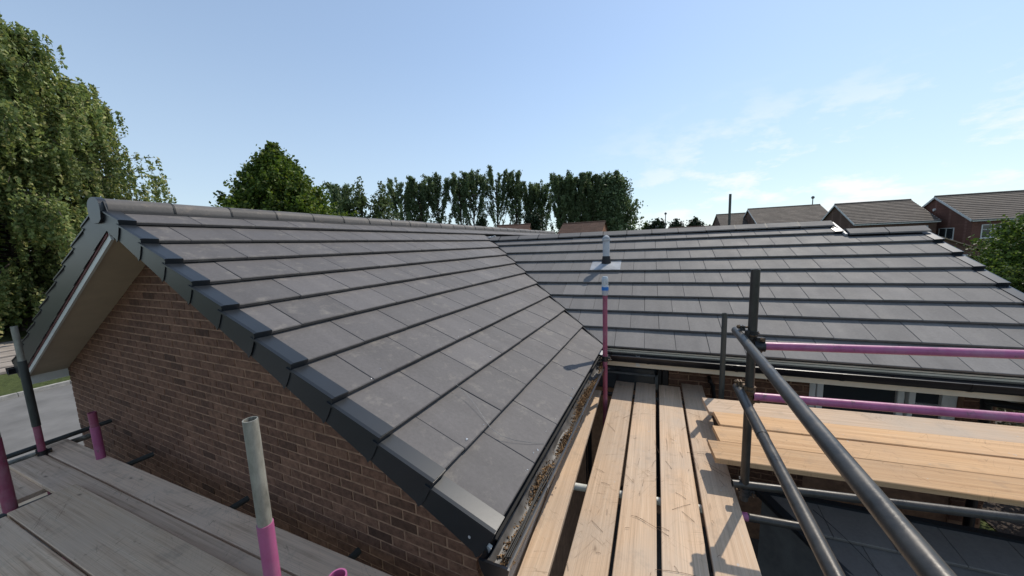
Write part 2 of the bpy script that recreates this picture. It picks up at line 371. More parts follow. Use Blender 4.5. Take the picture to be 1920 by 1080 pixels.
# roof decks (each roof is a part that carries its tiles)
def mesh_part(name, vs, fs, m, parent):
    mb = MB(); mb.add(vs, fs); return mb.build(name, m, parent)
TH = .16
def deck(poly, n, th):
    k = len(poly); vs = [p-n*.006 for p in poly]+[p-n*th for p in poly]
    return vs, [tuple(range(k)), tuple(range(2*k-1, k-1, -1))]+[(i, k+i, k+(i+1) % k, (i+1) % k) for i in range(k)]
zv = ZM
# where valley meets main ridge level on the wing plane
def wingx(z): return XE+(z-ZE)/(ZR-ZE)*(XR-XE)
def valley_pt(z):
    x = wingx(z); # point on both planes
    # MN.(P-O_M)=0 -> y
    y = O_M.y-((x-O_M.x)*MN.x+(z-O_M.z)*MN.z)/MN.y
    return Vector((x, y, z))
VB, VT = valley_pt(ZE), valley_pt(ZM)
wing_poly = [Vector((XE, YG+.03, ZE)), VB, VT, Vector((wingx(ZM), YEND, ZM)), Vector((XR, YEND, ZR)), Vector((XR, YG+.03, ZR))]
wroof = mesh_part('wing_roof', *deck(wing_poly, WN, .05), M_DECK, bung)
XL = 2*XR-XE
WSL = Vector((-(XR-XE), 0, ZR-ZE)).normalized(); WNL = Vector((-WN.x, 0, WN.z))
lroof = mesh_part('far_wing_roof', *deck([Vector((XL, YG+.03, ZE)), Vector((XR, YG+.03, ZR)), Vector((XR, YEND, ZR)), Vector((XL, YEND, ZE))], WNL, .05), M_DECK, bung)
tag(lroof, label='far slope of the wing roof, seen only along its verge')
main_poly = [VB, Mp(UEND, 0, ZE), Mp(UEND, 0, ZE)+MS*(8.05*GAU), Mp(USTEP, 0, ZE)+MS*(8.05*GAU), Mp(USTEP, 0, ZE)+MS*(MLEN-.01), VT]
mroof = mesh_part('main_roof', *deck(main_poly, MN, .05), M_DECK, bung)
# rear slope of the main range
MSr = (-V*VM+Z*(ZM-ZE)).normalized(); MNr = (-U).cross(MSr)
rr = [Mp(USTEP, VM, ZM), Mp(USTEP, 2*VM, ZE), Mp(-3.0, 2*VM, ZE), Mp(-3.0, VM, ZM)]
mesh_part('rear_roof', *deck([p-Z*.012 for p in rr], Vector(MNr), .04), M_TILE2, bung)
pr8 = Mp(0, 0, ZE)+MS*(8.05*GAU)-Mp(0, 0, 0); v8 = pr8.dot(V); z8 = pr8.z
mesh_part('rear_roof', *deck([p-Z*.012 for p in [Mp(UEND, v8, z8), Mp(UEND, v8*2, ZE), Mp(USTEP, v8*2, ZE), Mp(USTEP, v8, z8)]], Vector(MNr), .04), M_TILE2, bung)

# tiles ------------------------------------------------------------
TW, TL = .330, .385
def tile_prof(): return [(0.003, .028), (0, .048), (.005, .053), (TL, .014), (TL, .0)]
def tile_mesh(w=TW-.0025):
    """x along the eaves, y up the slope, z off the roof"""
    mb = MB(); h = w/2
    P = tile_prof(); e = .003
    vs = []
    for x, ins in ((-h, 0), (-h+e, 1), (h-e, 1), (h, 0)):
        for (s, n) in P: vs.append((x, s, n-(0 if ins else .003) if n > .02 or s > .3 and n > .01 else n))
    k = len(P); fs = [tuple(range(k)), tuple(range(4*k-1, 3*k-1, -1))]
    for j in range(3):
        for i in range(k): fs.append((j*k+i, (j+1)*k+i, (j+1)*k+(i+1) % k, j*k+(i+1) % k))
    mb.add(vs, fs)
    me = mb.mesh('roof_tile'); return me
TMESH = tile_mesh(); TWW = .44; TMESHW = tile_mesh(TWW-.0025)
def frame(O, a, s, n): 
    m = Matrix.Identity(4)
    for i, c in enumerate((a, s, n)):
        for j in range(3): m[j][i] = c[j]
    for j in range(3): m[j][3] = O[j]
    return m
def clipped(me, mw, planes):
    bm = bmesh.new(); bm.from_mesh(me); bm.transform(mw)
    for co_, no in planes:
        d = [(v.co-co_).dot(no) for v in bm.verts]
        if not bm.verts or max(d) < 1e-5: bm.free(); return None, 0
        if min(d) >= 0: continue
        r = bmesh.ops.bisect_plane(bm, geom=bm.verts[:]+bm.edges[:]+bm.faces[:], plane_co=co_, plane_no=no, clear_inner=True, clear_outer=False)
        ed = [g for g in r['geom_cut'] if isinstance(g, bmesh.types.BMEdge)]
        if ed:
            try: bmesh.ops.holes_fill(bm, edges=bm.edges[:], sides=0)
            except Exception: pass
    if len(bm.faces) < 4: bm.free(); return None, 0
    out = bpy.data.meshes.new('cut'); bm.to_mesh(out); bm.free(); return out, 1
pieces = []       # (apparent size, name, mesh or None(shared), world matrix, material, part)
def size_at(p): 
    d = p.dot(cf_)
    if d < .2: return 0
    x = p.dot(cr_)/d*632; y = p.dot(cu_)/d*632
    if abs(x) > 990 or abs(y) > 570: return 0
    return 1/d
def add_piece(name, me, mw, m, part, planes=None, pt=None, w=1.):
    c = pt if pt is not None else mw.translation
    if planes:
        bb = [(mw @ v.co) for v in me.vertices]
        need = False
        for co_, no in planes:
            d = [(p-co_).dot(no) for p in bb]
            if max(d) < .002: return
            if min(d) < 0: need = True
        if need:
            out, ok = clipped(me, mw, planes)
            if not ok: return
            # re-centre on its own origin
            inv = mw.inverted(); out.transform(inv); me = out
    pieces.append((size_at(c)*w, name, me, mw, m, part))
F_W = frame(O_W, Vector((0, 1, 0)), WS, WN)
F_M = frame(O_M, U, MS, MN)
gap = .028
vdir = (VT-VB).normalized()
nw_in = WN.cross(vdir).normalized();  # in wing plane, perpendicular to valley
if nw_in.y > 0: nw_in = -nw_in
nm_in = MN.cross(vdir).normalized()
if nm_in.x < 0: nm_in = -nm_in
pl_w = (VB+nw_in*gap, nw_in); pl_m = (VB+nm_in*gap, nm_in)
y_start = YG+.035
for k in range(11):
    off = (k % 2)*TWW/2+.02
    zt = ZE+(k+.5)*GAU*WS.z
    y = y_start-TWW+off
    while y < YEND-.05:
        yc = y+TWW/2
        planes = []
        planes.append((Vector((0, y_start, 0)), Vector((0, 1, 0))))
        if k == 10: planes.append((O_W+WS*(WLEN-.02), -WS))
        if ZE+k*GAU*WS.z < ZM-.02:
            if yc > VT.y+.6: break
            planes.append(pl_w)
        if yc+TWW/2 > YEND: planes.append((Vector((0, YEND, 0)), Vector((0, -1, 0))))
        mw = F_W @ Matrix.Translation((yc, k*GAU+R.uniform(-.002, .002), R.uniform(0, .0025))) @ Matrix.Rotation(R.uniform(-.004, .004), 4, 'Z') @ Matrix.Rotation(R.uniform(-.003, .003), 4, 'Y')
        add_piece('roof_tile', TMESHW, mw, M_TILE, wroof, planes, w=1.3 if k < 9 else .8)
        y += TWW
for k in range(9):
    off = (k % 2)*TW/2+.11
    u = -3.6+off
    while u < UEND-.03:
        uc = u+TW/2
        if k == 8 and uc-TW/2 > USTEP-.02: break
        planes = [pl_m]
        if uc+TW/2 > UEND-.02: planes.append((Mp(UEND-.02, 0, 0), -U))
        if k == 8:
            planes.append((O_M+MS*(MLEN-.02), -MS))
            if uc+TW/2 > USTEP-.02: planes.append((Mp(USTEP-.02, 0, 0), -U))
        if k == 7 and uc > USTEP: planes.append((O_M+MS*(8.05*GAU), -MS))
        mw = F_M @ Matrix.Translation((uc, k*GAU+R.uniform(-.0015, .0015), R.uniform(0, .0025))) @ Matrix.Rotation(R.uniform(-.004, .004), 4, 'Z')@ Matrix.Rotation(R.uniform(-.003, .003), 4, 'Y')
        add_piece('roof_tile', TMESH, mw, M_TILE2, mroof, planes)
        u += TW
# far slope: whole courses, joined
lm = MB()
FL = frame(Vector((XL, 0, ZE)), Vector((0, -1, 0)), WSL, WNL)
for k in range(11):
    y = YG+.035
    L2 = min(TL, WLEN-k*GAU)
    while y < YEND:
        h = (TW-.006)/2
        mw = FL @ Matrix.Translation((-(y+TW/2), k*GAU, 0))
        P = [(0, .015), (0, .05), (L2, .014), (L2, 0)]
        vs = [mw @ Vector((x, s, n)) for x in (-h, h) for s, n in P]
        lm.add(vs, [(0, 1, 2, 3), (7, 6, 5, 4), (0, 4, 5, 1), (1, 5, 6, 2), (2, 6, 7, 3), (3, 7, 4, 0)]); y += TW
tag(lm.build('roof_tile', M_TILE, lroof), kind='stuff')

# verge units ---------------------------------------------------------
def verge_mesh(side=.165, topw=.085, L1=GAU+.03):
    """local: x inwards over the tiles, y up the slope, z off the roof; outer face at x=0"""
    th = .004; mb = MB()
    # outline of the skirt in (y, z): lower end curved back up the slope
    out = [(0, .060), (-.002, .0), (.001, -.06), (.008, -.10), (.02, -.125), (.042, -side)]
    out += [(L1+.13, -side), (L1+.13, .0)]
    k = len(out)
    def sk(y): return 0 if y < .1 else -.006
    vs = [(-.010+.008*y/L1, y, z) for y, z in out]+[(-.005+.008*y/L1, y, z) for y, z in out]
    mb.add(vs, [tuple(range(k)), tuple(range(2*k-1, k-1, -1))]+[(i, k+i, k+(i+1) % k, (i+1) % k) for i in range(k)])
    # top flange with rolled edge and a front drop
    z0, z1 = .064, .022
    vs = [(-.016, -.004, z0-.012), (-.016, -.004, z0), (.0, -.004, z0+.004), (topw, -.004, z0), (topw, -.004, z0-.008)]
    vs += [(x, L1, z-(z0-z1)) for x, _, z in vs]
    mb.add(vs, [(4, 3, 2, 1, 0), (5, 6, 7, 8, 9)]+[(i, (i+1) % 5, 5+(i+1) % 5, 5+i) for i in range(5)])
    mb.box((-.013, -.006, .012), (topw, -.001, z0-.002))
    me = mb.mesh('verge_cap'); 
    bm = bmesh.new(); bm.from_mesh(me); bmesh.ops.recalc_face_normals(bm, faces=bm.faces[:]); bm.to_mesh(me); bm.free()
    me.materials.append(M_VERGE); return me
VME = verge_mesh(.110); VML = verge_mesh(.195)
for k in range(11):
    Fv = frame(Vector((XE, YG, ZE)), Vector((0, 1, 0)), WS, WN)
    link('verge_cap', VME, None, bung, Fv @ Matrix.Translation((0, k*GAU, 0)) @ Matrix.Rotation(R.uniform(-.006, .006), 4, 'Z'))
    # left rake: same unit mirrored
    Fl = frame(Vector((XL, YG, ZE)), Vector((0, 1, 0)), WSL, WNL)
    link('verge_cap', VML, None, bung, Fl @ Matrix.Translation((0, k*GAU, 0)))
# right verge of the main roof (outer face looks along +U)
Fr = frame(Mp(UEND, 0, ZE), -U, MS, MN)
for k in range(8): link('verge_cap', VME, None, bung, Fr @ Matrix.Translation((-.005, k*GAU, 0)))
Fs = frame(Mp(USTEP, 0, ZE), -U, MS, MN)
link('verge_cap', VME, None, bung, Fs @ Matrix.Translation((-.015, 8*GAU, 0)))
# pale flashing at the step between the two ridge heights
fl = MB(); A = O_M+U*(USTEP+.02)+MS*(7.75*GAU)+MN*.06
fl.add([A, A+U*.03, A+U*.0+MS*.42, A+MS*.42-U*.03, A-MN*.03, A+U*.03-MN*.03, A+U*.0+MS*.42-MN*.03, A+MS*.42-U*.03-MN*.03], [(0, 1, 2, 3), (7, 6, 5, 4), (0, 4, 5, 1), (1, 5, 6, 2), (2, 6, 7, 3), (3, 7, 4, 0)])
fl.build('step_flashing', M_LEAD, bung)

# screws on the lowest verge cap
sb = MB(); q = Vector((XE, YG-.004, ZE))+WS*.085+WN*(-.055); sb.tube(q, q-Vector((0, .006, 0)), .008, .007, 10); sb.build('screw', M_LEAD, bung)

# ridges ----------------------------------------------------------------
def ridge_mesh(L_, r=.112, rise=.055, flange=.02, N_=12):
    mb = MB(); prof = []
    for i in range(N_+1):
        a = math.pi*(i/N_); prof.append((r*math.cos(a)*1.0, -.03+(rise+.03)*math.sin(a)**.8))
    prof = [(r+.004, -.055)]+prof+[(-r-.004, -.055)]
    inn = [(x*.9, z-.014) for x, z in prof[::-1]]
    P = prof+inn; k = len(P)
    vs = [(x, y, z) for y in (0, L_) for x, z in P]
    fs = [tuple(range(k)), tuple(range(2*k-1, k-1, -1))]+[(i, k+i, k+(i+1) % k, (i+1) % k) for i in range(k)]
    mb.add(vs, fs); me = mb.mesh('ridge_tile'); smooth_by_angle(me, 50); return me
RM = ridge_mesh(.43); RM.materials.append(M_RIDGE)
UM = ridge_mesh(.014, .116, .059); UM.materials.append(M_RUBBER)
y = YG-.01; i = 0
Vy = Matrix.Translation((XR, 0, ZR+.030))
while y < YEND-.1:
    link('ridge_tile', RM, None, bung, Vy @ Matrix.Translation((0, y, R.uniform(-.003, .003))) @ Matrix.Rotation(R.uniform(-.006, .006), 4, 'Y') @ Matrix.Rotation(R.uniform(-.004, .004), 4, 'X'))
    y += .44; i += 1
    link('ridge_union', UM, None, bung, Vy @ Matrix.Translation((0, y-.012, 0)))
# end disc on the near gable
dm = MB(); n = 22; prof = [(.118, -.06)]+[(.118*math.cos(math.pi*i/n), -.03+.088*math.sin(math.pi*i/n)**.8) for i in range(n+1)]+[(-.118, -.06), (-.10, -.12), (-.05, -.145), (.05, -.145), (.10, -.12)]
k = len(prof); dm.add([(XR+x, YG-.025, ZR+.035+z) for x, z in prof]+[(XR+x, YG+.02, ZR+.035+z) for x, z in prof], [tuple(range(k-1, -1, -1)), tuple(range(k, 2*k))]+[(i, (i+1) % k, k+(i+1) % k, k+i) for i in range(k)])
dm.build('ridge_end_cap', M_VERGE, bung)
def angle_ridge(L_, hw, rise, t=.016, drop=.02):
    P = [(hw, -drop), (hw, 0), (.03, rise), (-.03, rise), (-hw, 0), (-hw, -drop), (-hw+t, -drop), (-.025, rise-t), (.025, rise-t), (hw-t, -drop)]
    mb = MB(); k = len(P); vs = [(x, y, z) for y in (0, L_) for x, z in P]
    mb.add(vs, [tuple(range(k)), tuple(range(2*k-1, k-1, -1))]+[(i, k+i, k+(i+1) % k, (i+1) % k) for i in range(k)]); return mb.mesh('ridge_tile')
RM2 = angle_ridge(.42, .15, .07); RM2.materials.append(M_TILE2)
UM2 = angle_ridge(.016, .153, .074); UM2.materials.append(M_RUBBER)
u = USTEP-.43*14
rot = Matrix.Rotation(-math.pi/2, 4, 'Z')
while u < USTEP-.05:
    p = Mp(u, VM, ZM+.012)
    link('ridge_tile', RM2, None, bung, Matrix.Translation(p) @ Matrix.Rotation(DL, 4, 'Z') @ rot @ Matrix.Translation((0, 0, R.uniform(-.003, .003))))
    u += .43
    if u < USTEP: link('ridge_union', UM2, None, bung, Matrix.Translation(Mp(u-.013, VM, ZM+.012)) @ Matrix.Rotation(DL, 4, 'Z') @ rot)
u = USTEP+.06
while u < UEND-.1:
    link('ridge_tile', RM2, None, bung, Matrix.Translation(Mp(u, v8, z8+.012)) @ Matrix.Rotation(DL, 4, 'Z') @ rot)
    u += .43
# dark dry ridge strips
for F_, a, b, ln in ((F_W, YG+.05, YEND, WLEN), (F_M, -2.9, USTEP-.02, MLEN), (F_M, USTEP+.05, UEND-.05, 8.05*GAU)):
    st = MB(); st.box((a, ln-.15, .012), (b, ln-.02, .034), F_); st.build('ridge_strip', M_RUBBER, bung)

# valley trough -------------------------------------------------------------
vt = MB()
a0, a1 = VB-vdir*.03, VT
up = (WN+MN).normalized()
for s0 in (0,):
    vs = [a0+nw_in*.10+WN*.002, a0-up*.012, a0+nm_in*.10+MN*.002, a1+nw_in*.10+WN*.002, a1-up*.012, a1+nm_in*.10+MN*.002]
    vt.add(vs+[p-up*.01 for p in vs], [(0, 1, 4, 3), (1, 2, 5, 4), (9, 10, 7, 6), (10, 11, 8, 7), (0, 3, 9, 6), (2, 8, 11, 5), (0, 6, 7, 1), (1, 7, 8, 2), (3, 4, 10, 9), (4, 5, 11, 10)])
vtr = vt.build('valley_trough', M_RUBBER, bung)
vb = MB()
e1 = nw_in; vb.prism([(0, 0), (.012, 0), (.012, .045), (0, .045)], 0, (a1-a0).length, (a0+nw_in*.012, nw_in, WN, vdir)); vb.build('valley_edge', M_VERGE, bung)
# white lead scrap where the valley meets the ridge
ls = MB(); q = VT+WN*.045
ls.add([q+Vector((-.22, -.04, .02)), q+Vector((-.02, .05, .05)), q+Vector((.10, .0, .035)), q+Vector((.02, -.07, .03))], [(0, 1, 2, 3)]); ls.add([q+Vector((0, 0, .05)), q+Vector((.09, .02, .075)), q+Vector((.10, .06, .05)), q+Vector((.02, .06, .03))], [(0, 1, 2, 3)])
for j in range(len(ls.v)): pass
o_ = ls.build('lead_saddle', M_TAPE, bung); md = o_.modifiers.new('s', 'SOLIDIFY'); md.thickness = .006

# walls --------------------------------------------------------------------
WY = 1.480; WX0, WX1 = -7.25, -.97
def rake_z(x): return ZE+(ZR-ZE)*(1-abs(x-XR)/abs(XR-XE))
gw = MB()
ty = WY+.006
off = .075
prof = [(WX0+.003, GROUND), (WX1-.003, GROUND), (WX1-.003, rake_z(WX1)-off), (XR, ZR-off), (WX0+.003, rake_z(WX0)-off)]
gw.add([(x, ty, z) for x, z in prof]+[(x, YEND-.3, z) for x, z in prof], [(0, 1, 2, 3, 4), (9, 8, 7, 6, 5)]+[(i, 5+i, 5+(i+1) % 5, (i+1) % 5) for i in range(5)])
gwall = gw.build('gable_wall', M_MORTAR, bung)
def brick_mesh(l, j):
    mb = MB(); rr_ = random.Random(j); c = .004
    x0, x1, z0, z1 = -l/2+.0015, l/2-.0015, -.0312, .0312
    jt = lambda: rr_.uniform(-.0015, .0015)
    f = [(x0+c+jt(), 0, z0+c+jt()), (x1-c+jt(), 0, z0+c+jt()), (x1-c+jt(), 0, z1-c+jt()), (x0+c+jt(), 0, z1-c+jt())]
    b_ = [(x0, .004, z0), (x1, .004, z0), (x1, .004, z1), (x0, .004, z1)]
    c_ = [(x0, .03, z0), (x1, .03, z0), (x1, .03, z1), (x0, .03, z1)]
    mb.add(f+b_+c_, [(0, 1, 2, 3)]+[(i, 4+i, 4+(i+1) % 4, (i+1) % 4) for i in range(4)]+[(4+i, 8+i, 8+(i+1) % 4, 4+(i+1) % 4) for i in range(4)]+[(11, 10, 9, 8)])
    me = mb.mesh('brick'); me.materials.append(M_BRICK)
    bm = bmesh.new(); bm.from_mesh(me); bmesh.ops.recalc_face_normals(bm, faces=bm.faces[:]); bm.to_mesh(me); bm.free(); return me
BR = [brick_mesh(.215, j) for j in range(6)]; BH = [brick_mesh(.1025, 10+j) for j in range(3)]
zc = rake_z(WX0)  # courses counted down from the eaves
row = 0
z = ZR-.16
rows_z = []
while z > GROUND: rows_z.append(z); z -= .075
for ri, z in enumerate(rows_z):
    x = WX0-(0 if ri % 2 else .1125)
    while x < WX1-.02:
        l = .215
        xa, xb = x, x+l
        if xa < WX0-.01: xa = WX0; 
        if xb > WX1+.01: xb = WX1
        wd = xb-xa; xc = (xa+xb)/2; x += .225
        if wd < .05: continue
        if z-.0325 > max(rake_z(xa), rake_z(xb))-off-.005: continue
        me = R.choice(BR) if wd > .2 else R.choice(BH)
        s = wd/(.215 if wd > .2 else .1025)
        mw = Matrix.Translation((xc, WY+R.uniform(-.0015, .0025), z+R.uniform(-.001, .001))) @ Matrix.Rotation(R.uniform(-.006, .006), 4, 'Y') @ Matrix.Diagonal((s, 1, 1, 1))
        planes = None
        if z+.04 > min(rake_z(xa), rake_z(xb))-off-.005:
            planes = [(Vector((XE, 0, ZE-off-.004)), -WN), (Vector((XL, 0, ZE-off-.004)), -WNL)]
        vis = 1. if z > -2.35-.1*(-xc < 3) else .02
        # hidden behind the verge skirt on the right rake?
        if xc > XR and z > rake_z(xc)-.20: vis = .05
        add_piece('brick', me, mw, M_BRICK, gwall, planes, w=vis)
# main range wall
WV = .40; U0, U1 = .76, 3.58
ww = MB(); Fm = MF
WT = -1.452
ww.box((U0, WV+.006, GROUND), (2.16, WV+.25, WT), Fm); ww.box((3.35, WV+.006, GROUND), (U1-.004, WV+.25, WT), Fm); ww.box((2.16, WV+.02, GROUND), (3.35, WV+.25, -2.62), Fm)
ww.box((-.35, WV+.05, GROUND), (U0, WV+.30, WT-.5), Fm)
ww.box((U1-.25, WV+.25, GROUND), (U1-.004, 2*VM-.4, WT), Fm)
ww.box((-.35, WV+.25, WT), (U1-.004, WV+.30, WT+.1), Fm)
mwall = ww.build('rear_wall', M_MORTAR, bung); tag(mwall, label='wall of the main range under the eaves')
z = -1.452-.0375+.03; ri = 0
while z > -2.9:
    for a, b in ((U0, 2.16), (3.35, U1)):
        x = a-(0 if ri % 2 else .1125)
        while x < b-.02:
            xa, xb = max(x, a), min(x+.215, b); wd = xb-xa; x += .225
            if wd < .04: continue
            me = R.choice(BR) if wd > .15 else R.choice(BH)
            s = wd/(.215 if wd > .15 else .1025)
            mw = MF @ Matrix.Translation(((xa+xb)/2, WV+R.uniform(-.001, .002), z)) @ Matrix.Diagonal((s, 1, 1, 1))
            if z+.03 < WT+.03: add_piece('brick', me, mw, M_BRICK, mwall, [(Vector((0, 0, WT)), -Z)], w=1.2 if z > -2.0 else .05)
    z -= .075; ri += 1

# barge, soffit, box ends of the gable -----------------------------------------
def along(Fx, ln, y0, y1, n0, n1, name, m, s0=0.):
    mb = MB(); mb.box((y0, s0, n0), (y1, ln, n1), Fx); return mb.build(name, m, bung)
FRr = frame(Vector((XE, 0, ZE)), Vector((0, 1, 0)), WS, WN); FLl = frame(Vector((XL, 0, ZE)), Vector((0, 1, 0)), WSL, WNL)
for Fx, lo in ((FRr, -.100), (FLl, -.262)):
    along(Fx, WLEN-.02, YG+.012, YG+.030, lo, -.052, 'bargeboard', M_WHITE, -.02)
    if Fx is FLl: along(Fx, WLEN-.03, YG+.004, YG+.0115, -.214, -.197, 'bargeboard_strip', M_REDLINE)
    along(Fx, WLEN-.05, YG+.031, WY+.002, lo+.012, lo+.024, 'soffit', M_CREAM, .12)
for xs, sg in ((XL, 1),):
    b_ = MB(); x_in = xs+sg*.31; zb = ZE-.235
    x0, x1 = xs+sg*.03, x_in
    prof = [(x0, ZE-.14), (x0, zb), (x1, zb), (x1, ZE-.02)]
    if sg < 0: prof = prof[::-1]
    b_.add([(x, YG+.033, z) for x, z in prof]+[(x, WY, z) for x, z in prof], [(3, 2, 1, 0), (4, 5, 6, 7)]+[(i, (i+1) % 4, 4+(i+1) % 4, 4+i) for i in range(4)])
    b_.build('box_end', M_WHITE if sg > 0 else M_FASCIA, bung)
# eaves fascias of the wing and soffits
f_ = MB(); f_.box((XE-.045, YG+.032, ZE-.235), (XE-.025, YM+.02, ZE-.03)); f_.build('fascia', M_FASCIA, bung)
f_ = MB(); f_.box((WX1, WY+.01, ZE-.235), (XE-.046, YM+.3, ZE-.222)); f_.build('soffit', M_CREAM, bung)
f_ = MB(); f_.box((-.02, .005, -1.468), (UEND+.0, .028, -1.262), MF); f_.build('fascia', M_FASCIA, bung)
f_ = MB(); f_.box((.0, .029, -1.4505), (UEND-.02, WV+.02, -1.440), MF); f_.build('soffit', M_CREAM, bung)
f_ = MB(); f_.box((.38, -.0025, -1.455), (.425, .004, -1.30), MF); f_.build('fascia_joint', M_WHITE, bung)
f_ = MB(); f_.box((XL+.03, YG+.033, ZE-.235), (XL+.05, YEND-.1, ZE-.03)); f_.build('fascia', M_FASCIA, bung)

# gutters ------------------------------------------------------------------
def gutter(name, Fx, y0, y1, m, wd=.118, d=.078, end0=True):
    """Fx local: x outwards from the fascia, y along, z up; a half-round channel"""
    mb = MB(); n = 10; out = []
    for i in range(n+1):
        a = math.pi+math.pi*i/n; out.append((wd/2+wd/2*math.cos(a), d*math.sin(a)))
    out = [(-.004, .006), (-.004, 0)]+out[1:-1]+[(wd+.004, 0), (wd+.006, .008), (wd-.002, .010)]
    inn = [(x*.94+.0035, z*.94+.001) for x, z in out[::-1]]
    P = out+inn; k = len(P)
    vs = [Vector((x, y, z)) for y in (y0, y1) for x, z in P]; vs = [Fx @ v for v in vs]
    mb.add(vs, [tuple(range(k)), tuple(range(2*k-1, k-1, -1))]+[(i, k+i, k+(i+1) % k, (i+1) % k) for i in range(k)])
    g = mb.build(name, m, bung, smooth=True)
    def stop(yy, th=.012):
        e = MB(); oo = [(x*1.05-.002, z*1.07) for x, z in out]; kk = len(oo)
        vs = [Fx @ Vector((x, yy, z)) for x, z in oo]+[Fx @ Vector((x, yy+th, z)) for x, z in oo]
        e.add(vs, [tuple(range(kk-1, -1, -1)), tuple(range(kk, 2*kk))]+[(i, (i+1) % kk, kk+(i+1) % kk, kk+i) for i in range(kk)])
        e.build('stop_end', M_BLACK, g)
    if end0: stop(y0-.010)
    y = y0+.5
    while y < y1-.1:     # brackets
        e = MB(); oo = [(x*1.04-.002, z*1.05) for x, z in out]; kk = len(oo)
        pin = [(x*1.0, z*1.0) for x, z in out[::-1]]; PP = oo+pin; k2 = len(PP)
        vs = [Fx @ Vector((x, yy, z)) for yy in (y, y+.028) for x, z in PP]
        e.add(vs, [tuple(range(k2)), tuple(range(2*k2-1, k2-1, -1))]+[(i, k2+i, k2+(i+1) % k2, (i+1) % k2) for i in range(k2)])
        e.build('bracket', M_BLACK, g); y += .85
    return g
GW = Matrix.Translation((XE-.024, 0, ZE-.058))
g1 = gutter('gutter', GW, YG-.045, YM-.02, M_BLACK, wd=.128, d=.085)
g2m = MF @ Matrix.Translation((0, .004, ZE-.045)) @ Matrix.Rotation(-math.pi/2, 4, 'Z')     # x -> -v, y -> +u
g2 = gutter('gutter', g2m, .0, UEND+.03, M_BLACK)
GL = Matrix.Translation((XL+.028, 0, ZE-.045)) @ Matrix.Rotation(math.pi, 4, 'Z')
g3 = gutter('gutter', GL, -(YEND-.2), -(YG-.06), M_BLACK)
# second black line above the main gutter: eaves tray
tr = MB(); tr.box((.02, -.045, ZE-.038), (UEND, .03, ZE-.028), MF); tr.build('eaves_tray', M_BLACK, bung)
tr = MB(); tr.box((XE-.04, YG+.04, ZE-.034), (XE+.012, YM-.05, ZE-.026)); tr.build('eaves_tray', M_RUBBER, bung)

# moss, grit and lining pieces lying in the wing gutter
ms = MB()
for i in range(4200):
    t = R.random(); y = YG-.01+(YM-YG-.1)*t
    clump = .5+.5*math.sin(y*9+2*math.sin(y*3.1))
    if R.random() > .35+.65*clump: continue
    x = XE+.042+R.gauss(0, .018)-.012*math.sin(y*5); d = abs(x-(XE+.045))
    zz = ZE-.132+d*d*8+R.uniform(0, .032)*clump
    s = R.uniform(.003, .010)*(1.3 if R.random() < .08 else 1)
    mw = Matrix.Translation((x, y, zz)) @ Matrix.Rotation(R.uniform(0, 6), 4, Vector((R.random(), R.random(), R.random()+.1)).normalized())
    mb_v = [mw @ Vector(p)*1 for p in ((s, 0, 0), (-s*.6, s, 0), (-s*.5, -s*.8, 0), (0, 0, s*.9))]
    ms.add(mb_v, [(0, 1, 3), (1, 2, 3), (2, 0, 3), (0, 2, 1)])
mo = ms.build('moss', M_MOSS); tag(mo, 'brown moss and grit lying in the gutter along the wing eaves', 'moss', kind='stuff')
# strip of dusty sediment on the gutter floor
sd_ = MB(); prof = [(-.050, .045), (-.034, .010), (-.005, -.004), (.024, .004), (.046, .040)]
yy = [YG-.03+i*.06 for i in range(48)]
vs = []
for j, y in enumerate(yy):
    for x, z in prof: vs.append((XE+.040+x*1.0+.004*math.sin(j*1.3), y, ZE-.13+z+R.uniform(0, .006)))
sd_.add(vs, [(j*5+i, j*5+i+1, (j+1)*5+i+1, (j+1)*5+i) for j in range(len(yy)-1) for i in range(4)])
sd_.build('gutter_silt', M_GUTTERIN, bung, smooth=True)
# cables lying in the near end of the gutter
for k_ in range(3):
    cb = MB(); pts = [Vector((XE+.045+k_*.009+.004*math.sin(j*.9+k_), YG+.04+j*.11, ZE-.105+.01*k_/4+.004*math.sin(j*1.7+k_))) for j in range(7)]
    for a, b in zip(pts, pts[1:]): cb.tube(a, b, .0035, n=6)
    tag(cb.build('cable', M_RUBBER), ['thin cable in the near end of the wing gutter, closest to the tiles', 'thin cable in the wing gutter, second from the tiles', 'thin cable in the wing gutter, third from the tiles', 'thin cable in the wing gutter, closest to the outer lip'][k_], 'cable', group='cables in the wing gutter')

# membrane rag and bird-nest mess in the corner of the two gutters
rg = MB(); rr2 = random.Random(3)
for i in range(90):
    c = Vector((XE+.02+rr2.gauss(0, .05), YM-.16+rr2.gauss(0, .10), ZE-.045+rr2.gauss(0, .018)))
    s = rr2.uniform(.012, .04); q = Matrix.Rotation(rr2.uniform(0, 6), 4, Vector((rr2.random(), rr2.random(), rr2.random()+.1)).normalized())
    rg.add([c+q @ Vector((s, 0, 0)), c+q @ Vector((0, s*.5, s*.2)), c+q @ Vector((-s, 0, 0)), c+q @ Vector((0, -s*.5, -s*.2))], [(0, 1, 2, 3)])
tag(rg.build('membrane_scraps', M_RUBBER), 'crumpled black membrane scraps stuck in the corner where both gutters meet', 'scrap', kind='stuff')
for k_, (dx, dy, rz) in enumerate(((-.07, -.16, .5),)):
    fl2 = MB(); c = Vector((XE+dx+.06, YM+dy, ZE+.0))
    fl2.add([c+Vector(p) for p in ((-.07, -.05, .012), (.06, -.03, -.02), (.08, .05, -.012), (-.02, .09, .02))], [(0, 1, 2, 3)])
    o_ = fl2.build('lead_flap', M_LEAD, bung); md = o_.modifiers.new('s', 'SOLIDIFY'); md.thickness = .005

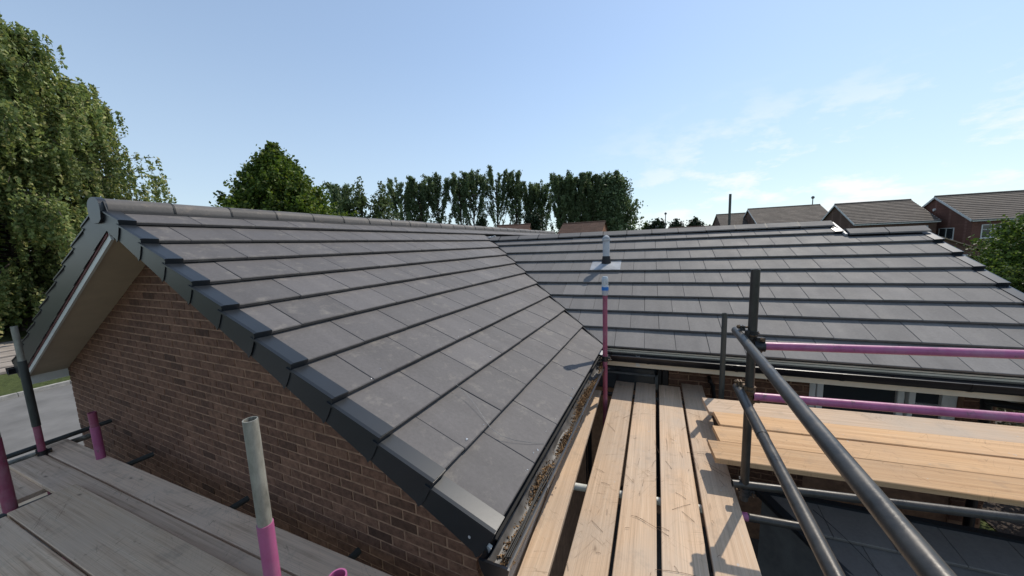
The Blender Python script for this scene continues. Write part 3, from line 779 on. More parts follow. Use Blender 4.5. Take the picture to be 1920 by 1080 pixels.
# windows, black door, downpipes ----------------------------------------------
def frame_part(name, parent, u0, u1, z0, z1, v, t, dp, m):
    mb = MB()
    mb.box((u0, v, z0), (u0+t, v+dp, z1), MF); mb.box((u1-t, v, z0), (u1, v+dp, z1), MF)
    mb.box((u0+t, v, z1-t), (u1-t, v+dp, z1), MF); mb.box((u0+t, v, z0), (u1-t, v+dp, z0+t), MF)
    return mb.build(name, m, parent, bevel=.004)
win = MB(); win.box((2.165, WV+.16, -2.6), (3.345, WV+.19, -1.46), MF); win_o = win.build('window', M_DECK, bung)
tag(win_o, label='pale framed window under the main eaves')
frame_part('frame', win_o, 2.168, 3.342, -2.6, -1.462, WV+.06, .07, .09, M_UPVC)
frame_part('frame', win_o, 2.245, 2.955, -2.55, -1.50, WV+.05, .055, .08, M_UPVC)
frame_part('frame', win_o, 2.985, 3.275, -1.80, -1.50, WV+.045, .05, .08, M_UPVC)
frame_part('frame', win_o, 2.985, 3.275, -2.5, -1.81, WV+.05, .04, .08, M_UPVC)
for a, b, c, d in ((2.29, 2.91, -2.5, -1.55), (3.03, 3.23, -1.755, -1.545), (3.02, 3.24, -2.47, -1.845)):
    g = MB(); g.box((a, WV+.085, c), (b, WV+.10, d), MF); g.build('pane', M_GLASS, win_o)
# black framed glazed door beside it
bd = MB(); bd.box((-.33, WV+.12, -3.5), (U0-.003, WV+.15, WT-.003), MF); bdo = bd.build('door', M_BLACK, bung); tag(bdo, label='black framed glazed door')
frame_part('frame', bdo, -.33, U0-.003, -3.5, WT-.003, WV+.02, .07, .09, M_BLACK)
frame_part('frame', bdo, -.25, U0-.08, -3.4, -1.53, WV+.035, .05, .07, M_BLACK)
g = MB(); g.box((-.2, WV+.075, -3.35), (U0-.13, WV+.09, -1.58), MF); g.build('pane', M_GLASS, bdo)
g = MB(); g.box((-.3, WV-.045, -1.70), (.62, WV-.03, -1.675), MF); g.box((.60, WV-.045, -1.86), (.635, WV-.03, -1.675), MF); g.build('trim', M_GREYSTEEL, bdo)
def pipe_path(name, pts, r, m, parent, n=12):
    mb = MB()
    for a, b in zip(pts, pts[1:]): mb.tube(a, b, r, n=n)
    for p in pts[1:-1]:
        mb.tube(Vector(p)-Vector((0, 0, r*.9)), Vector(p)+Vector((0, 0, r*.9)), r*1.12, n=n)
    return mb.build(name, m, parent, smooth=True)
pipe_path('downpipe', [Mp(3.47, -.06, -1.33), Mp(3.47, -.06, -1.50), Mp(3.43, WV-.10, -1.60), Mp(3.43, WV-.09, -3.6)], .036, M_BLACK, bung)
pipe_path('downpipe', [Mp(1.19, WV-.03, -1.64), Mp(1.19, WV-.10, -1.66), Mp(1.23, WV-.06, -1.74), Mp(1.25, WV-.05, -1.9)], .022, M_BLACK, bung)
pipe_path('downpipe', [Vector((XL+.12, WY+.12, ZE-.20)), Vector((XL+.12, WY+.12, ZE-.33)), Vector((WX0-.05, WY+.07, ZE-.42)), Vector((WX0-.05, WY+.07, -3.6))], .034, M_BLACK, bung)
tie = MB(); tie.box((2.60, -.06, -1.37), (2.62, .03, -1.33), MF); tie.build('bracket', M_BLACK, g2)

# vent pipe on the main roof ---------------------------------------------------
def on_main(u, s, n): return F_M @ Vector((u, s, n))
vbp = Vector((-.897, 5.772, -.339)); loc = F_M.inverted() @ vbp
vent = empty('vent_pipe', vbp, 'light grey soil vent pipe with domed cage on a lead plate, on the main roof', 'vent pipe')
pm = MB(); u0, s0 = loc.x, loc.y
row_s = round((s0-.12)/GAU)*GAU
nn_ = 6; vs = []
for j in range(nn_+1):
    for i in range(9):
        vs.append(F_M @ Vector((u0-.235+.47*i/8, row_s+.0+.36*j/nn_, .062-.038*j/nn_+R.uniform(-.003, .003)+.014*math.exp(-((i-4)**2/3+(j-2.5)**2/3)))))
pm.add(vs, [(j*9+i, j*9+i+1, (j+1)*9+i+1, (j+1)*9+i) for j in range(nn_) for i in range(8)])
o_ = pm.build('lead_plate', M_LEAD, vent, smooth=True); md = o_.modifiers.new('s', 'SOLIDIFY'); md.thickness = .006
b0 = F_M @ Vector((u0, s0-.02, .03))
cl = MB(); cl.tube(b0, b0+Z*.12, .078, .06, 18); cl.build('collar', M_RUBBER, vent, smooth=True)
cl = MB(); cl.tube(b0+Z*.05, b0+Z*.37, .055, n=20); cl.build('pipe', M_PIPE, vent, smooth=True)
cg = MB(); top = b0+Z*.37
for i in range(12):
    a = math.pi*i/12
    pts = [top+Vector((.066*math.cos(t)*math.cos(a), .066*math.cos(t)*math.sin(a), .09*math.sin(t))) for t in [math.pi*j/8 for j in range(9)]]
    for p, q in zip(pts, pts[1:]): cg.tube(p, q, .0045, n=5)
cg.tube(top+Z*.0, top+Z*.012, .062, n=20); cg.tube(top+Z*.03, top+Z*.037, .054, n=20); cg.tube(top+Z*.07, top+Z*.09, .008, n=8)
cg.build('cage', M_PIPE, vent, smooth=True)

# emit bricks and tiles: the 300 of each that show largest as parts, the rest joined
for nm in ('roof_tile', 'brick'):
    L_ = sorted([p for p in pieces if p[1] == nm], key=lambda p: -p[0])
    for p in L_[:300]:
        me = p[2]
        if len(me.materials) == 0: me.materials.append(p[4])
        if me is TMESH or me is TMESHW:
            o = link(nm, me, None, p[5], p[3])
            o.material_slots[0].link = 'OBJECT'; o.material_slots[0].material = p[4]
        else: link(nm, me, None, p[5], p[3])
    rest = {}
    for p in L_[300:]: rest.setdefault(p[5].name, []).append(p)
    for key, ps in rest.items():
        mb = MB()
        for p in ps: mb.add([p[3] @ v.co for v in p[2].vertices], [tuple(f.vertices) for f in p[2].polygons])
        tag(mb.build(nm, ps[0][4], ps[0][5]), kind='stuff')

# ------------------------------------------------------------------ scaffold tubes
def tube_thing(name, p, q, segs, label, cat, group=None, r=.0242):
    """segs: list of (t0, t1, material, name) along p->q; first is the thing's own body"""
    p, q = Vector(p), Vector(q)
    root = empty(name, p, label, cat, group)
    for t0, t1, m, nm, rr_ in segs:
        mb = MB(); mb.tube(p.lerp(q, t0), p.lerp(q, t1), rr_ or r, n=28, hollow=.004)
        mb.build(nm, m, root, smooth=True)
    return root
def coupler(root, c, a, b, side, m=M_STEELDARK, m2=M_RUST, r=.0242):
    """right-angle coupler at c: band round axis a, band round axis b displaced along side"""
    c, a, b, side = Vector(c), Vector(a).normalized(), Vector(b).normalized(), Vector(side).normalized()
    k = MB(); c2 = c+side*(2*r+.004)
    k.tube(c-a*.026, c+a*.026, r+.007, n=20, hollow=.006)
    k.tube(c2-b*.026, c2+b*.026, r+.007, n=20, hollow=.006)
    mid = (c+c2)/2; e = a.cross(b).normalized()
    mm = frame(mid, a, b, side)
    k.box((-.028, -.028, -.008), (.028, .028, .008), mm)
    # lugs
    mm1 = frame(c, a, b, side); mm2 = frame(c2, b, a, side)
    for mx in (mm1, mm2):
        k.box((-.02, r+.002, -.012), (.02, r+.030, -.003), mx); k.box((-.02, r+.002, .003), (.02, r+.030, .012), mx)
    o = k.build('coupler', m, root, bevel=0)
    bt = MB()
    for mx in (mm1, mm2):
        p = mx @ Vector((0, r+.020, -.045)); q = mx @ Vector((0, r+.020, .03)); bt.tube(p, q, .0062, n=8)
        p = mx @ Vector((0, r+.020, .012)); q = mx @ Vector((0, r+.020, .026)); bt.tube(p, q, .0125, n=6)
        pts = [mx @ Vector((0, -(r+.004)+.012*math.cos(t), .016*math.sin(t))) for t in [math.pi*2*j/10 for j in range(11)]]
        for s, t in zip(pts, pts[1:]): bt.tube(s, t, .005, n=6)
    bt.build('bolt', m2, o, smooth=True)
    return o
X_ = Vector((1, 0, 0)); Y_ = Vector((0, 1, 0))
# P1 big dark standard right of centre
p1 = Vector((.488, 2.414, 0))
P1 = tube_thing('scaffold_pole', p1+Z*-1.69, p1+Z*-.195, [(0, 1, M_TUBE, 'tube', None)], 'tall dark steel pole that carries both pairs of guard rails', 'scaffold pole')
coupler(P1, p1+Z*-.592, Z, Y_, -X_); coupler(P1, p1+Z*-.65, Z, U, -Y_*.3+X_*.2)
coupler(P1, p1+Z*-.945, Z, Y_, -X_, M_RUST); coupler(P1, p1+Z*-1.0, Z, U, Y_, M_RUST)
coupler(P1, p1+Z*-1.63, Z, U, Y_)
# rails that run towards the camera
T1 = tube_thing('guard_rail', (.417, 2.50, -.592), (.437, .30, -.588), [(0, 1, M_TUBE, 'tube', None)], 'upper dark steel guard rail running from the tall pole towards the viewer', 'guard rail')
T2 = tube_thing('guard_rail', (.429, 2.44, -.945), (.452, .30, -.941), [(.27, 1, M_TUBE, 'tube', None), (0, .28, M_TUBE, 'sleeve', .0262)], 'lower dark steel guard rail with a thicker sleeve at its far end', 'guard rail')
rd = (Vector((1.70, 2.623, 0))-Vector((.517, 2.417, 0))).normalized()
K1 = tube_thing('guard_rail', Vector((.50, 2.44, -.668)), Vector((.50, 2.44, -.668))+rd*4.2, [(0, 1, M_PINK, 'tube', None)], 'upper pink guard rail crossing in front of the main roof', 'guard rail')
rd2 = (Vector((1.671, 2.528, 0))-Vector((.523, 2.377, 0))).normalized()
K2 = tube_thing('guard_rail', Vector((.505, 2.40, -.978)), Vector((.505, 2.40, -.978))+rd2*4.2, [(0, 1, M_PINK, 'tube', None)], 'lower pink guard rail crossing in front of the pale framed window', 'guard rail')
LD = tube_thing('ledger_tube', (.42, 2.40, -1.585), (4.6, 3.14, -1.585), [(0, 1, M_TUBE, 'tube', None)], 'dark horizontal tube under the near edge of the fresh pine boards', 'scaffold tube')
LD2 = tube_thing('ledger_tube', (1.2, 3.45, -1.585), (4.6, 3.84, -1.585), [(0, 1, M_TUBE, 'tube', None)], 'dark horizontal tube under the far edge of the fresh pine boards', 'scaffold tube')
TR = tube_thing('transom_tube', (-.93, 2.185, -1.765), (.86, 2.40, -1.765), [(0, .80, M_PALETUBE, 'tube', None), (.80, 1, M_TUBE, 'tube', None), (.725, .80, M_PINK, 'painted_band', .0247)], 'pale tube with a pink banded end lying across under the middle boards', 'scaffold tube')
TR2 = tube_thing('transom_tube', (-1.0, 3.85, -1.765), (.6, 3.93, -1.765), [(0, 1, M_TUBE, 'tube', None)], 'dark tube under the far ends of the middle boards beside the black door', 'scaffold tube')
# P2 thin dark post by the eaves
P2 = tube_thing('scaffold_pole', (.544, 3.85, GROUND), (.544, 3.85, -.745), [(0, 1, M_GREYPAINT, 'tube', None)], 'short dark post standing against the main gutter, left of the tall pole', 'scaffold pole')
# P3 dark pink post with bottle
P3 = tube_thing('scaffold_pole', (-.575, 3.56, GROUND), (-.568, 3.56, -.50), [(0, 1, M_PINKD, 'tube', None)], 'dark pink pole standing in the corner between the two gutters', 'scaffold pole')
coupler(P3, (-.571, 3.56, -1.235), Z, U, Y_, M_STEELDARK)
bot = MB(); c = Vector((-.568, 3.56, -.55)); n = 16
def lathe(mb, c, prof, n=18):
    vs = []; 
    for r_, h in prof:
        for i in range(n): vs.append(c+Vector((r_*math.cos(2*math.pi*i/n), r_*math.sin(2*math.pi*i/n), h)))
    k = len(prof); mb.add(vs, [(j*n+i, j*n+(i+1) % n, (j+1)*n+(i+1) % n, (j+1)*n+i) for j in range(k-1) for i in range(n)]+[tuple(range(n-1, -1, -1)), tuple((k-1)*n+i for i in range(n))])
lathe(bot, c, [(.030, 0), (.033, .01), (.032, .04), (.034, .05), (.034, .10), (.032, .105), (.034, .11), (.034, .17), (.031, .185), (.024, .195)])
bt_ = empty('plastic_bottle', c, 'clear plastic bottle with a blue label pushed over the dark pink pole', 'bottle')
m_, t_, b_ = mat('cloudy plastic', (.62, .66, .68), .25); b_.inputs['Transmission Weight'].default_value = .35
bot.build('body', m_, bt_, smooth=True)
lb = MB(); lb.tube(c+Z*.052, c+Z*.088, .0352, n=18); lb.build('label_band', M_BLUE, bt_, smooth=True)

# left scaffold poles
def ray_pt(x, y, z): return Vector((x, y, z))
P4 = tube_thing('scaffold_pole', (-1.387, .662, -2.2), (-1.387, .662, -.60), [(.0, 1, M_GALV, 'tube', None), (.50, .735, M_PINK, 'sleeve', .0275)], 'galvanised grey pole with a pink sleeve, nearest pole in front of the gable wall', 'scaffold pole')
coupler(P4, (-1.387, .662, -1.42), Z, X_, -Y_, M_RUST)
P8 = tube_thing('scaffold_pole', (-.787, .522, -1.9), (-.787, .522, -.862), [(0, 1, M_PINK, 'tube', None)], 'pink tube end just rising into view at the bottom edge', 'scaffold pole')
coupler(P8, (-.787, .522, -1.2), Z, X_, -Y_, M_RUST)
P5 = tube_thing('scaffold_pole', (-5.11, 1.13, -2.3), (-5.11, 1.13, -1.47), [(0, .82, M_PINK, 'tube', .034), (.82, 1, M_PINKD, 'tube', .030)], 'short pink stub standing on the grey boards close to the gable wall', 'scaffold pole')
P6 = tube_thing('scaffold_pole', (-5.80, .92, GROUND), (-5.80, .92, -.60), [(0, .70, M_PINKD, 'tube', .026), (.66, .885, M_GREYPAINT, 'sleeve', .029), (.885, 1, M_GALV, 'tube', .023)], 'grey sleeved pole with faded pink foot at the far end of the left platform', 'scaffold pole')
coupler(P6, (-5.80, .92, -1.93), Z, Y_, -X_, M_STEELDARK, r=.028)
P7 = tube_thing('scaffold_pole', (-4.90, .57, GROUND), (-4.90, .57, -.75), [(0, .78, M_PINKD, 'tube', .038), (.78, 1, M_GALV, 'tube', .036)], 'thick dark pink pole cut off by the left edge of view', 'scaffold pole')
RL = tube_thing('ledger_tube', (-5.90, .30, -1.90), (-6.02, 1.46, -1.90), [(0, 1, M_GREYPAINT, 'tube', None)], 'dark tube clamped across behind the sleeved pole at the left', 'scaffold tube')
RL2 = tube_thing('ledger_tube', (-6.05, .2, -2.02), (-6.1, 1.3, -2.02), [(0, 1, M_GALV, 'tube', .03)], 'grey tube lying lower behind the sleeved pole at the left', 'scaffold tube')
for x in (-4.9, -3.2, -1.9):
    tube_thing('transom_tube', (x, -.2, -2.035), (x+.02, 1.42, -2.035), [(0, 1, M_GREYPAINT, 'tube', None)], {-4.9: 'dark tube crossing under the far end of the left platform', -3.2: 'dark tube crossing under the middle of the left platform', -1.9: 'dark tube crossing under the near end of the left platform'}[x], 'scaffold tube')

# boards ---------------------------------------------------------------------
def board(p, q, w, th, m, label, top=0., group=None, name='scaffold_board', iron=False):
    """board from p to q (centre line of the top face)"""
    p, q = Vector(p), Vector(q); d = (q-p); L_ = d.length; d.normalize(); s = Z.cross(d).normalized(); n = d.cross(s)
    mb = MB(); ns = 10
    rr_ = random.Random(int(p.x*1000+p.y*77))
    xs = [L_*(i/ns) for i in range(ns+1)]; vs = []
    bow = rr_.uniform(-.004, .004)
    for i, x in enumerate(xs):
        t = i/ns; zz = bow*math.sin(math.pi*t); e = rr_.uniform(-.0015, .0015); c = .004
        for y_, z_ in ((-w/2+c, 0), (w/2-c, 0), (w/2+e, -c), (w/2+e, -th+c), (w/2-c, -th), (-w/2+c, -th), (-w/2+e, -th+c), (-w/2+e, -c)): vs.append((x, y_, z_+zz))
    k = 8; fs = [tuple(range(k)), tuple(ns*k+i for i in range(k-1, -1, -1))]
    for j in range(ns):
        for i in range(k): fs.append((j*k+i, (j+1)*k+i, (j+1)*k+(i+1) % k, j*k+(i+1) % k))
    mb.add(vs, fs); me = mb.mesh('board')
    bm = bmesh.new(); bm.from_mesh(me); bmesh.ops.recalc_face_normals(bm, faces=bm.faces[:]); bm.to_mesh(me); bm.free()
    o = link(name, me, m, None, frame(p, d, s, n)); return tag(o, label, 'board', group)
ZB = -1.70
def mid(x0, y0, x1, y1, w, m, lab): return board((x0, y0, ZB), (x1, y1, ZB), w, .038, m, lab, group='middle platform boards')
# edges along the platform, interpolated from the four joints
mid(-.50, -.6, -.725, 3.78, .150, M_WOOD, 'narrow pine board beside the wing gutter, left of the dark gap')
mid(-.66, -.6, -.855, 3.80, .10, M_WOODGREY, 'narrow grey board standing for the strip of shade right under the wing gutter')  # separate grey board stands in for the shaded edge of the pine board
mid(-.335+.05, -.6, -.424, 4.13, .212, M_WOOD, 'knotty board right of the dark gap, with the bare joint to the dark pink pole')
mid(-.055, -.6, -.190, 4.165, .212, M_WOOD, 'paler scratched board, second of the four middle boards from the gap')
mid(.175-.0, -.6, .065, 4.17, .222, M_WOOD, 'straight grained board, third of the four middle boards from the gap')
mid(.42, -.6, .305, 4.30, .218, M_WOOD, 'middle board nearest the tall dark pole, carrying the coupler shadow')
ZR_ = -1.52
rdir = Vector((math.cos(.114), math.sin(.114), 0)); rn = Vector((-rdir.y, rdir.x, 0))
def rboard(uu, vv, w, m, lab, z=ZR_, dz=0, L_=4.4):
    p = Mp(uu, vv, z+dz); return board(p, p+rdir*L_, w, .038, m, lab, group='fresh pine boards on the right platform')
A0 = (1.0, -.62)
rboard(1.00, -.66, .29, M_WOOD, 'topmost platform board on the right, mostly in the shade of the eaves', dz=0.0)
rboard(1.045, -.925, .225, M_WOODNEW, 'second board of the right platform, its raised edge catching the sun', dz=.012)
rboard(1.00, -1.16, .232, M_WOODNEW, 'third board of the right platform, with dark knots near the tall pole')
rboard(.93, -1.40, .236, M_WOODNEW, 'lowest board of the right platform, above the dark ledger tube')
# left platform
ZL = -1.95
ldir = Vector((1, .04, 0)).normalized()
def lb_(x0, yc, x1, w, m, lab, z=ZL):
    p = Vector((x0, yc, z)); q = Vector((x1, yc+(x1-x0)*.04, z)); return board(p, q, w, .038, m, lab, group='left platform boards')
lb_(-6.15, 1.03, -.9, .20, M_WOODGREY, 'grey weathered board next to the gable wall, running under the pink stub')
lb_(-5.83, .825, -.9, .205, M_WOODGREY, 'grey weathered board, second from the gable wall, partly covered by beige boards')
lb_(-4.62, .69, -1.62, .345, M_WOODOLD, 'wide beige board lapped over the grey ones, nearer the gable wall', ZL+.042)
lb_(-4.56, .335, -1.62, .345, M_WOODOLD, 'wide beige board at the bottom left corner', ZL+.042)
lb_(-6.5, .62, -5.0, .19, M_WOODGREY, 'short grey board end beyond the thick pink pole at far left', ZL-.04)
lb_(-6.3, .36, -4.7, .30, M_WOODGREY, 'short board end added to keep the hole behind the thick pink pole dark', ZL-.10)  # added filler, hides the sunlit ground so the hole stays dark

# straw and bark scraps on the middle boards
sw = MB(); rs = random.Random(5)
for i in range(60):
    c = Vector((rs.uniform(-.45, .40), 1.5+rs.random()**1.3*2.2, ZB+.004)); a = rs.gauss(2.1, .8); l = rs.choice((.03, .05, .08, .16)) * rs.uniform(.7, 1.3)
    b_ = rs.uniform(-.2, .2); pts = [c+Vector((math.cos(a+b_*t)*l*t, math.sin(a+b_*t)*l*t, .0035*math.sin(math.pi*(t+.5))+.0015)) for t in (-.5, -.17, .17, .5)]
    for p, q in zip(pts, pts[1:]): sw.tube(p, q, .0009, n=4)
tag(sw.build('straw', M_STRAW), 'thin dark straw and bark slivers scattered on the middle boards', 'straw', kind='stuff')

# ------------------------------------------------------------------ lean-to roof bottom right
lean = empty('porch', Mp(2.6, -1.9, GROUND), 'low lean-to with dark slate-like tiled roof, bottom right below the platform', 'porch')
LA = Mp(1.345, -1.02, -2.06)
lang = math.radians(20); LS = (V*math.cos(lang)+Z*math.sin(lang)); LNn = U.cross(LS)
hipd = (Mp(1.66, -1.42, -2.06-.4*math.tan(lang))-LA); 
# keep the hip on the roof plane
hipd = hipd-LNn*hipd.dot(LNn); hipd.normalize()
LO = LA-LS*(5*.30)
lp = (LA+U*.0, (hipd.cross(LNn)).normalized())
if lp[1].dot(U) < 0: lp = (lp[0], -lp[1])
Lw = 4.0
pol = [LA, LA+U*Lw, LA+U*Lw-LS*2.0, LA+hipd*(2.0/max(.1, -hipd.dot(LS)))]
lr = mesh_part('roof', *deck([pol[3], pol[2], pol[1], pol[0]], LNn, .04), M_DECK, lean)
FLn = frame(LA, U, LS, LNn)
cntl = 0
for k in range(8):
    s0 = -(k+1)*.27
    u = -.3+(k % 2)*.165
    while u < 3.4:
        mw = FLn @ Matrix.Translation((u+TW/2, s0, R.uniform(0, .002))) @ Matrix.Diagonal((1, .78, 1.15, 1))
        planes = [lp, (LA-LS*.01, -LS)]
        need, mm_ = False, TMESH
        d = [(mw @ v.co-lp[0]).dot(lp[1]) for v in TMESH.vertices]; d2 = [(mw @ v.co-LA).dot(-LS) for v in TMESH.vertices]
        if max(d) > .01:
            if min(d) < 0 or min(d2) < 0.01:
                out, ok = clipped(TMESH, mw, planes)
                if ok:
                    out.transform(mw.inverted()); out.materials.clear(); link('roof_tile', out, M_TILE2, lr, mw)
            else:
                o = link('roof_tile', TMESH, None, lr, mw); o.material_slots[0].link = 'OBJECT'; o.material_slots[0].material = M_TILE2
        u += TW
hb = MB(); e2 = LNn; e1 = hipd.cross(LNn).normalized()
if e1.dot(U) > 0: e1 = -e1
hb.prism([(-.02, .0), (.035, -.0), (.035, .045), (-.02, .055)] if e1.cross(e2).dot(hipd) > 0 else [(-.02, .055), (.035, .045), (.035, 0), (-.02, 0)], -.02, 2.2, (LA, e1, e2, hipd)); hb.build('verge_trim', M_VERGE, lean)
hb = MB(); hb.box((-.02, -.015, -.03), (Lw, .02, .05), FLn); hb.build('top_flashing', M_VERGE, lean)
wl = MB(); 
hp = LA+hipd*2.2
wl.add([LA-e1*.03-Z*.06, hp-e1*.03-Z*.06, Vector((hp.x, hp.y, GROUND)), Vector((LA.x, LA.y, GROUND)), LA+U*3.6-Z*.1, hp+U*3-Z*.1, Vector((hp.x, hp.y, GROUND))+U*3, Vector((LA.x, LA.y, GROUND))+U*3.6], [(0, 3, 2, 1), (4, 5, 6, 7), (0, 1, 5, 4), (0, 4, 7, 3), (1, 2, 6, 5), (3, 7, 6, 2)])
wl.build('wall', simple('grey render', (.10, .105, .11), .8), lean)
wr = MB(); pts = [LA+U*(.30+.62*t)-LS*(.1+.95*t)+LNn*(.07+.02*math.sin(9*t)) for t in [i/12 for i in range(13)]]
for a, b in zip(pts, pts[1:]): wr.tube(a, b, .0022, n=5)
tag(wr.build('wire', M_RUBBER), 'thin black wire trailing down the tiles of the lean-to', 'wire')
wr = MB()
P_ = lambda y, s, n: F_W @ Vector((y, s, n))
ctr = [(1.80, .86, .07), (1.78, .72, .062), (1.74, .60, .062), (1.70, .50, .06), (1.66, .40, .058), (1.66, .30, .056), (1.70, .20, .056), (1.76, .10, .058), (1.82, .02, .058), (1.84, -.03, .02)]
for a, b in zip(ctr, ctr[1:]): wr.tube(P_(a[0]*1, a[1]*.8, a[2]), P_(b[0], b[1]*.8, b[2]), .0012, n=5)
tag(wr.build('wire', M_GREYSTEEL), 'thin grey wire curving over the lowest wing tiles into the gutter', 'wire')

# mortar crumbs along the wing eaves
mc = MB(); rs = random.Random(9)
for i in range(46):
    k = rs.choice((0, 0, 0, 1, 2, 3)); y = rs.uniform(1.3, 3.8); s = k*GAU+(.008+abs(rs.gauss(0, .02)) if k else rs.uniform(.0, .04))
    c = F_W @ Vector((y, s, .052)); r_ = rs.uniform(.003, .011)
    vs = [c+Vector((rs.uniform(-1, 1)*r_, rs.uniform(-1, 1)*r_, rs.uniform(0, 1)*r_)) for _ in range(3)]+[c+Vector((0, 0, r_))]
    mc.add(vs, [(0, 1, 2), (0, 3, 1), (1, 3, 2), (2, 3, 0)])
tag(mc.build('mortar_crumbs', M_TAPE), 'pale mortar crumbs along the lower edges of the wing tiles', 'mortar crumbs', kind='stuff')

# ------------------------------------------------------------------ houses
def house(name, F, w, dpt, eave, rise, label, wallm, tilem, wins, group=None, over=.25, trim=True, gbase=-4.2, rows=14, extra=None):
    """F: matrix; local x along the ridge (0..w), y away (0..dpt), z absolute height; front wall at y=0"""
    root = empty(name, F @ Vector((w/2, dpt/2, gbase)), label, 'house', group)
    mb = MB(); P = [(0, gbase), (0, eave-.12), (dpt/2, eave+rise-.14), (dpt, eave-.12), (dpt, gbase)]
    vs = [F @ Vector((x, y, z)) for x in (0, w) for y, z in P]
    mb.add(vs, [(0, 1, 2, 3, 4), (9, 8, 7, 6, 5)]+[(i, 5+i, 5+(i+1) % 5, (i+1) % 5) for i in range(5)])
    mb.build('wall', wallm, root)
    sl = math.hypot(dpt/2, rise); a = math.atan2(rise, dpt/2)
    rf = MB(); rf.box((-.15, -over, -.14), (w+.15, sl, -.03), F @ Matrix.Translation((0, 0, eave)) @ Matrix.Rotation(a, 4, 'X'))
    ro = rf.build('roof', M_DECK, root)
    cs = MB(); g = (sl+over)/rows
    for sgn in (0, 1):
        for k in range(rows):
            base = F @ Matrix.Translation((0, 0, eave)) @ Matrix.Rotation(a, 4, 'X') if sgn == 0 else F @ Matrix.Translation((w, dpt, eave)) @ Matrix.Rotation(math.pi, 4, 'Z') @ Matrix.Rotation(a, 4, 'X')
            x = -.17
            s0 = -over+k*g
            while x < w+.15:
                x1 = min(x+1.2, w+.17)
                vs = [base @ Vector(p) for p in ((x, s0, -.03), (x1, s0, -.03), (x1, s0, .035), (x, s0, .035), (x1, s0+g*1.02, -.01), (x, s0+g*1.02, -.01))]
                cs.add(vs, [(0, 1, 2, 3), (3, 2, 4, 5), (0, 3, 5), (1, 4, 2)]); x = x1
    tag(cs.build('tile_courses', tilem, ro), kind='stuff')
    rg_ = MB(); rg_.tube(F @ Vector((-.17, dpt/2, eave+rise+.0)), F @ Vector((w+.17, dpt/2, eave+rise)), .12, n=8); rg_.build('ridge', tilem, ro)
    if trim:
        for xx in (-.19, w+.15):
            for s in (0, 1):
                base = F @ Matrix.Translation((0, 0, eave)) @ Matrix.Rotation(a, 4, 'X') if s == 0 else F @ Matrix.Translation((0, dpt, eave)) @ Matrix.Diagonal((1, -1, 1, 1)) @ Matrix.Rotation(a, 4, 'X')
                t = MB(); t.box((xx, -over, -.20), (xx+.04, sl, -.0), base); t.build('bargeboard', M_FARWHITE, root)
        t = MB(); t.box((-.15, -over-.03, eave-.30), (w+.15, -over+.02, eave-.10), F); t.build('fascia', M_FARWHITE, root)
        t = MB(); t.tube(F @ Vector((-.15, -over-.09, eave-.13)), F @ Vector((w+.15, -over-.09, eave-.13)), .05, n=6); t.build('gutter', M_GREYSTEEL, root)
    for (face, c, z0, wd, ht, nm) in wins:
        if face == 'f': B = F @ Matrix.Translation((c, -.03, z0))
        else: B = F @ Matrix.Translation((-.03, c, z0)) @ Matrix.Rotation(-math.pi/2, 4, 'Z')
        fr = MB(); t_ = .07
        fr.box((-wd/2, -.02, 0), (-wd/2+t_, .05, ht), B); fr.box((wd/2-t_, -.02, 0), (wd/2, .05, ht), B); fr.box((-wd/2+t_, -.02, ht-t_), (wd/2-t_, .05, ht), B); fr.box((-wd/2+t_, -.02, 0), (wd/2-t_, .05, t_), B)
        for j in range(1, nm): 
            xx = -wd/2+wd*j/nm; fr.box((xx-.035, -.02, t_), (xx+.035, .05, ht-t_), B)
        if face == 'f':
            for j in range(nm): 
                xa = -wd/2+wd*j/nm; fr.box((xa+.08, -.012, ht*.62), (xa+wd/nm-.08, .04, ht*.62+.05), B)
        fr.box((-wd/2-.06, -.08, -.07), (wd/2+.06, .05, -.003), B)
        f = fr.build('window', M_FARWHITE, root)
        g = MB(); g.box((-wd/2+.03, .01, .03), (wd/2-.03, .03, ht-.03), B); g.build('pane', M_GLASS, f)
    return root
def farbrick(name, c):
    m, t, b = mat(name, c, .9, 0, .2)
    tcx = N(t, 'ShaderNodeTexCoord'); mp_ = N(t, 'ShaderNodeMapping'); mp_.inputs['Rotation'].default_value = (math.pi/2, 0, 0)
    br = N(t, 'ShaderNodeTexBrick'); br.inputs['Scale'].default_value = 1; br.inputs['Brick Width'].default_value = .225; br.inputs['Row Height'].default_value = .075; br.inputs['Mortar Size'].default_value = .008
    br.inputs['Color1'].default_value = (*c, 1); br.inputs['Color2'].default_value = (*[x*.75 for x in c], 1); br.inputs['Mortar'].default_value = (*[min(1, x*1.5+.03) for x in c], 1)
    t.links.new(tcx.outputs['Object'], mp_.inputs[0]); t.links.new(mp_.outputs[0], br.inputs['Vector']); n = noise(t, .8, 4)
    t.links.new(mixc(t, 1., br.outputs['Color'], ramp(t, n, [(.3, (.85,)*3), (.7, (1.15,)*3)]), 'MULTIPLY'), b.inputs['Base Color']); return m
M_RB = farbrick('red brown brick', (.135, .062, .046)); M_RB2 = farbrick('brown house brick', (.12, .07, .05)); M_OR = farbrick('orange brick', (.30, .14, .08))
def HF(u, v): return MF @ Matrix.Translation((u, v, 0))
k4 = 45/30.
H4 = house('brick_house', HF(31.25, 45), 16, 9.9, .93, 2.75, 'red brick house with white bargeboards and two windows, furthest right', M_RB, M_OLDTILE,
      [('f', 1.35, -1.05, 1.35, 1.35, 2), ('f', 6.0, -1.05, 2.6, 1.35, 3), ('g', 3.05, -1.15, 2.0, 1.25, 2)], group='houses on the right skyline')
vent_ = MB(); B4 = HF(31.25, 45); vent_.tube(B4 @ Vector((-.12, 5.0, 2.2)), B4 @ Vector((.0, 5.0, 2.2)), .16, n=12); vent_.build('wall_vent', M_FARWHITE, H4)
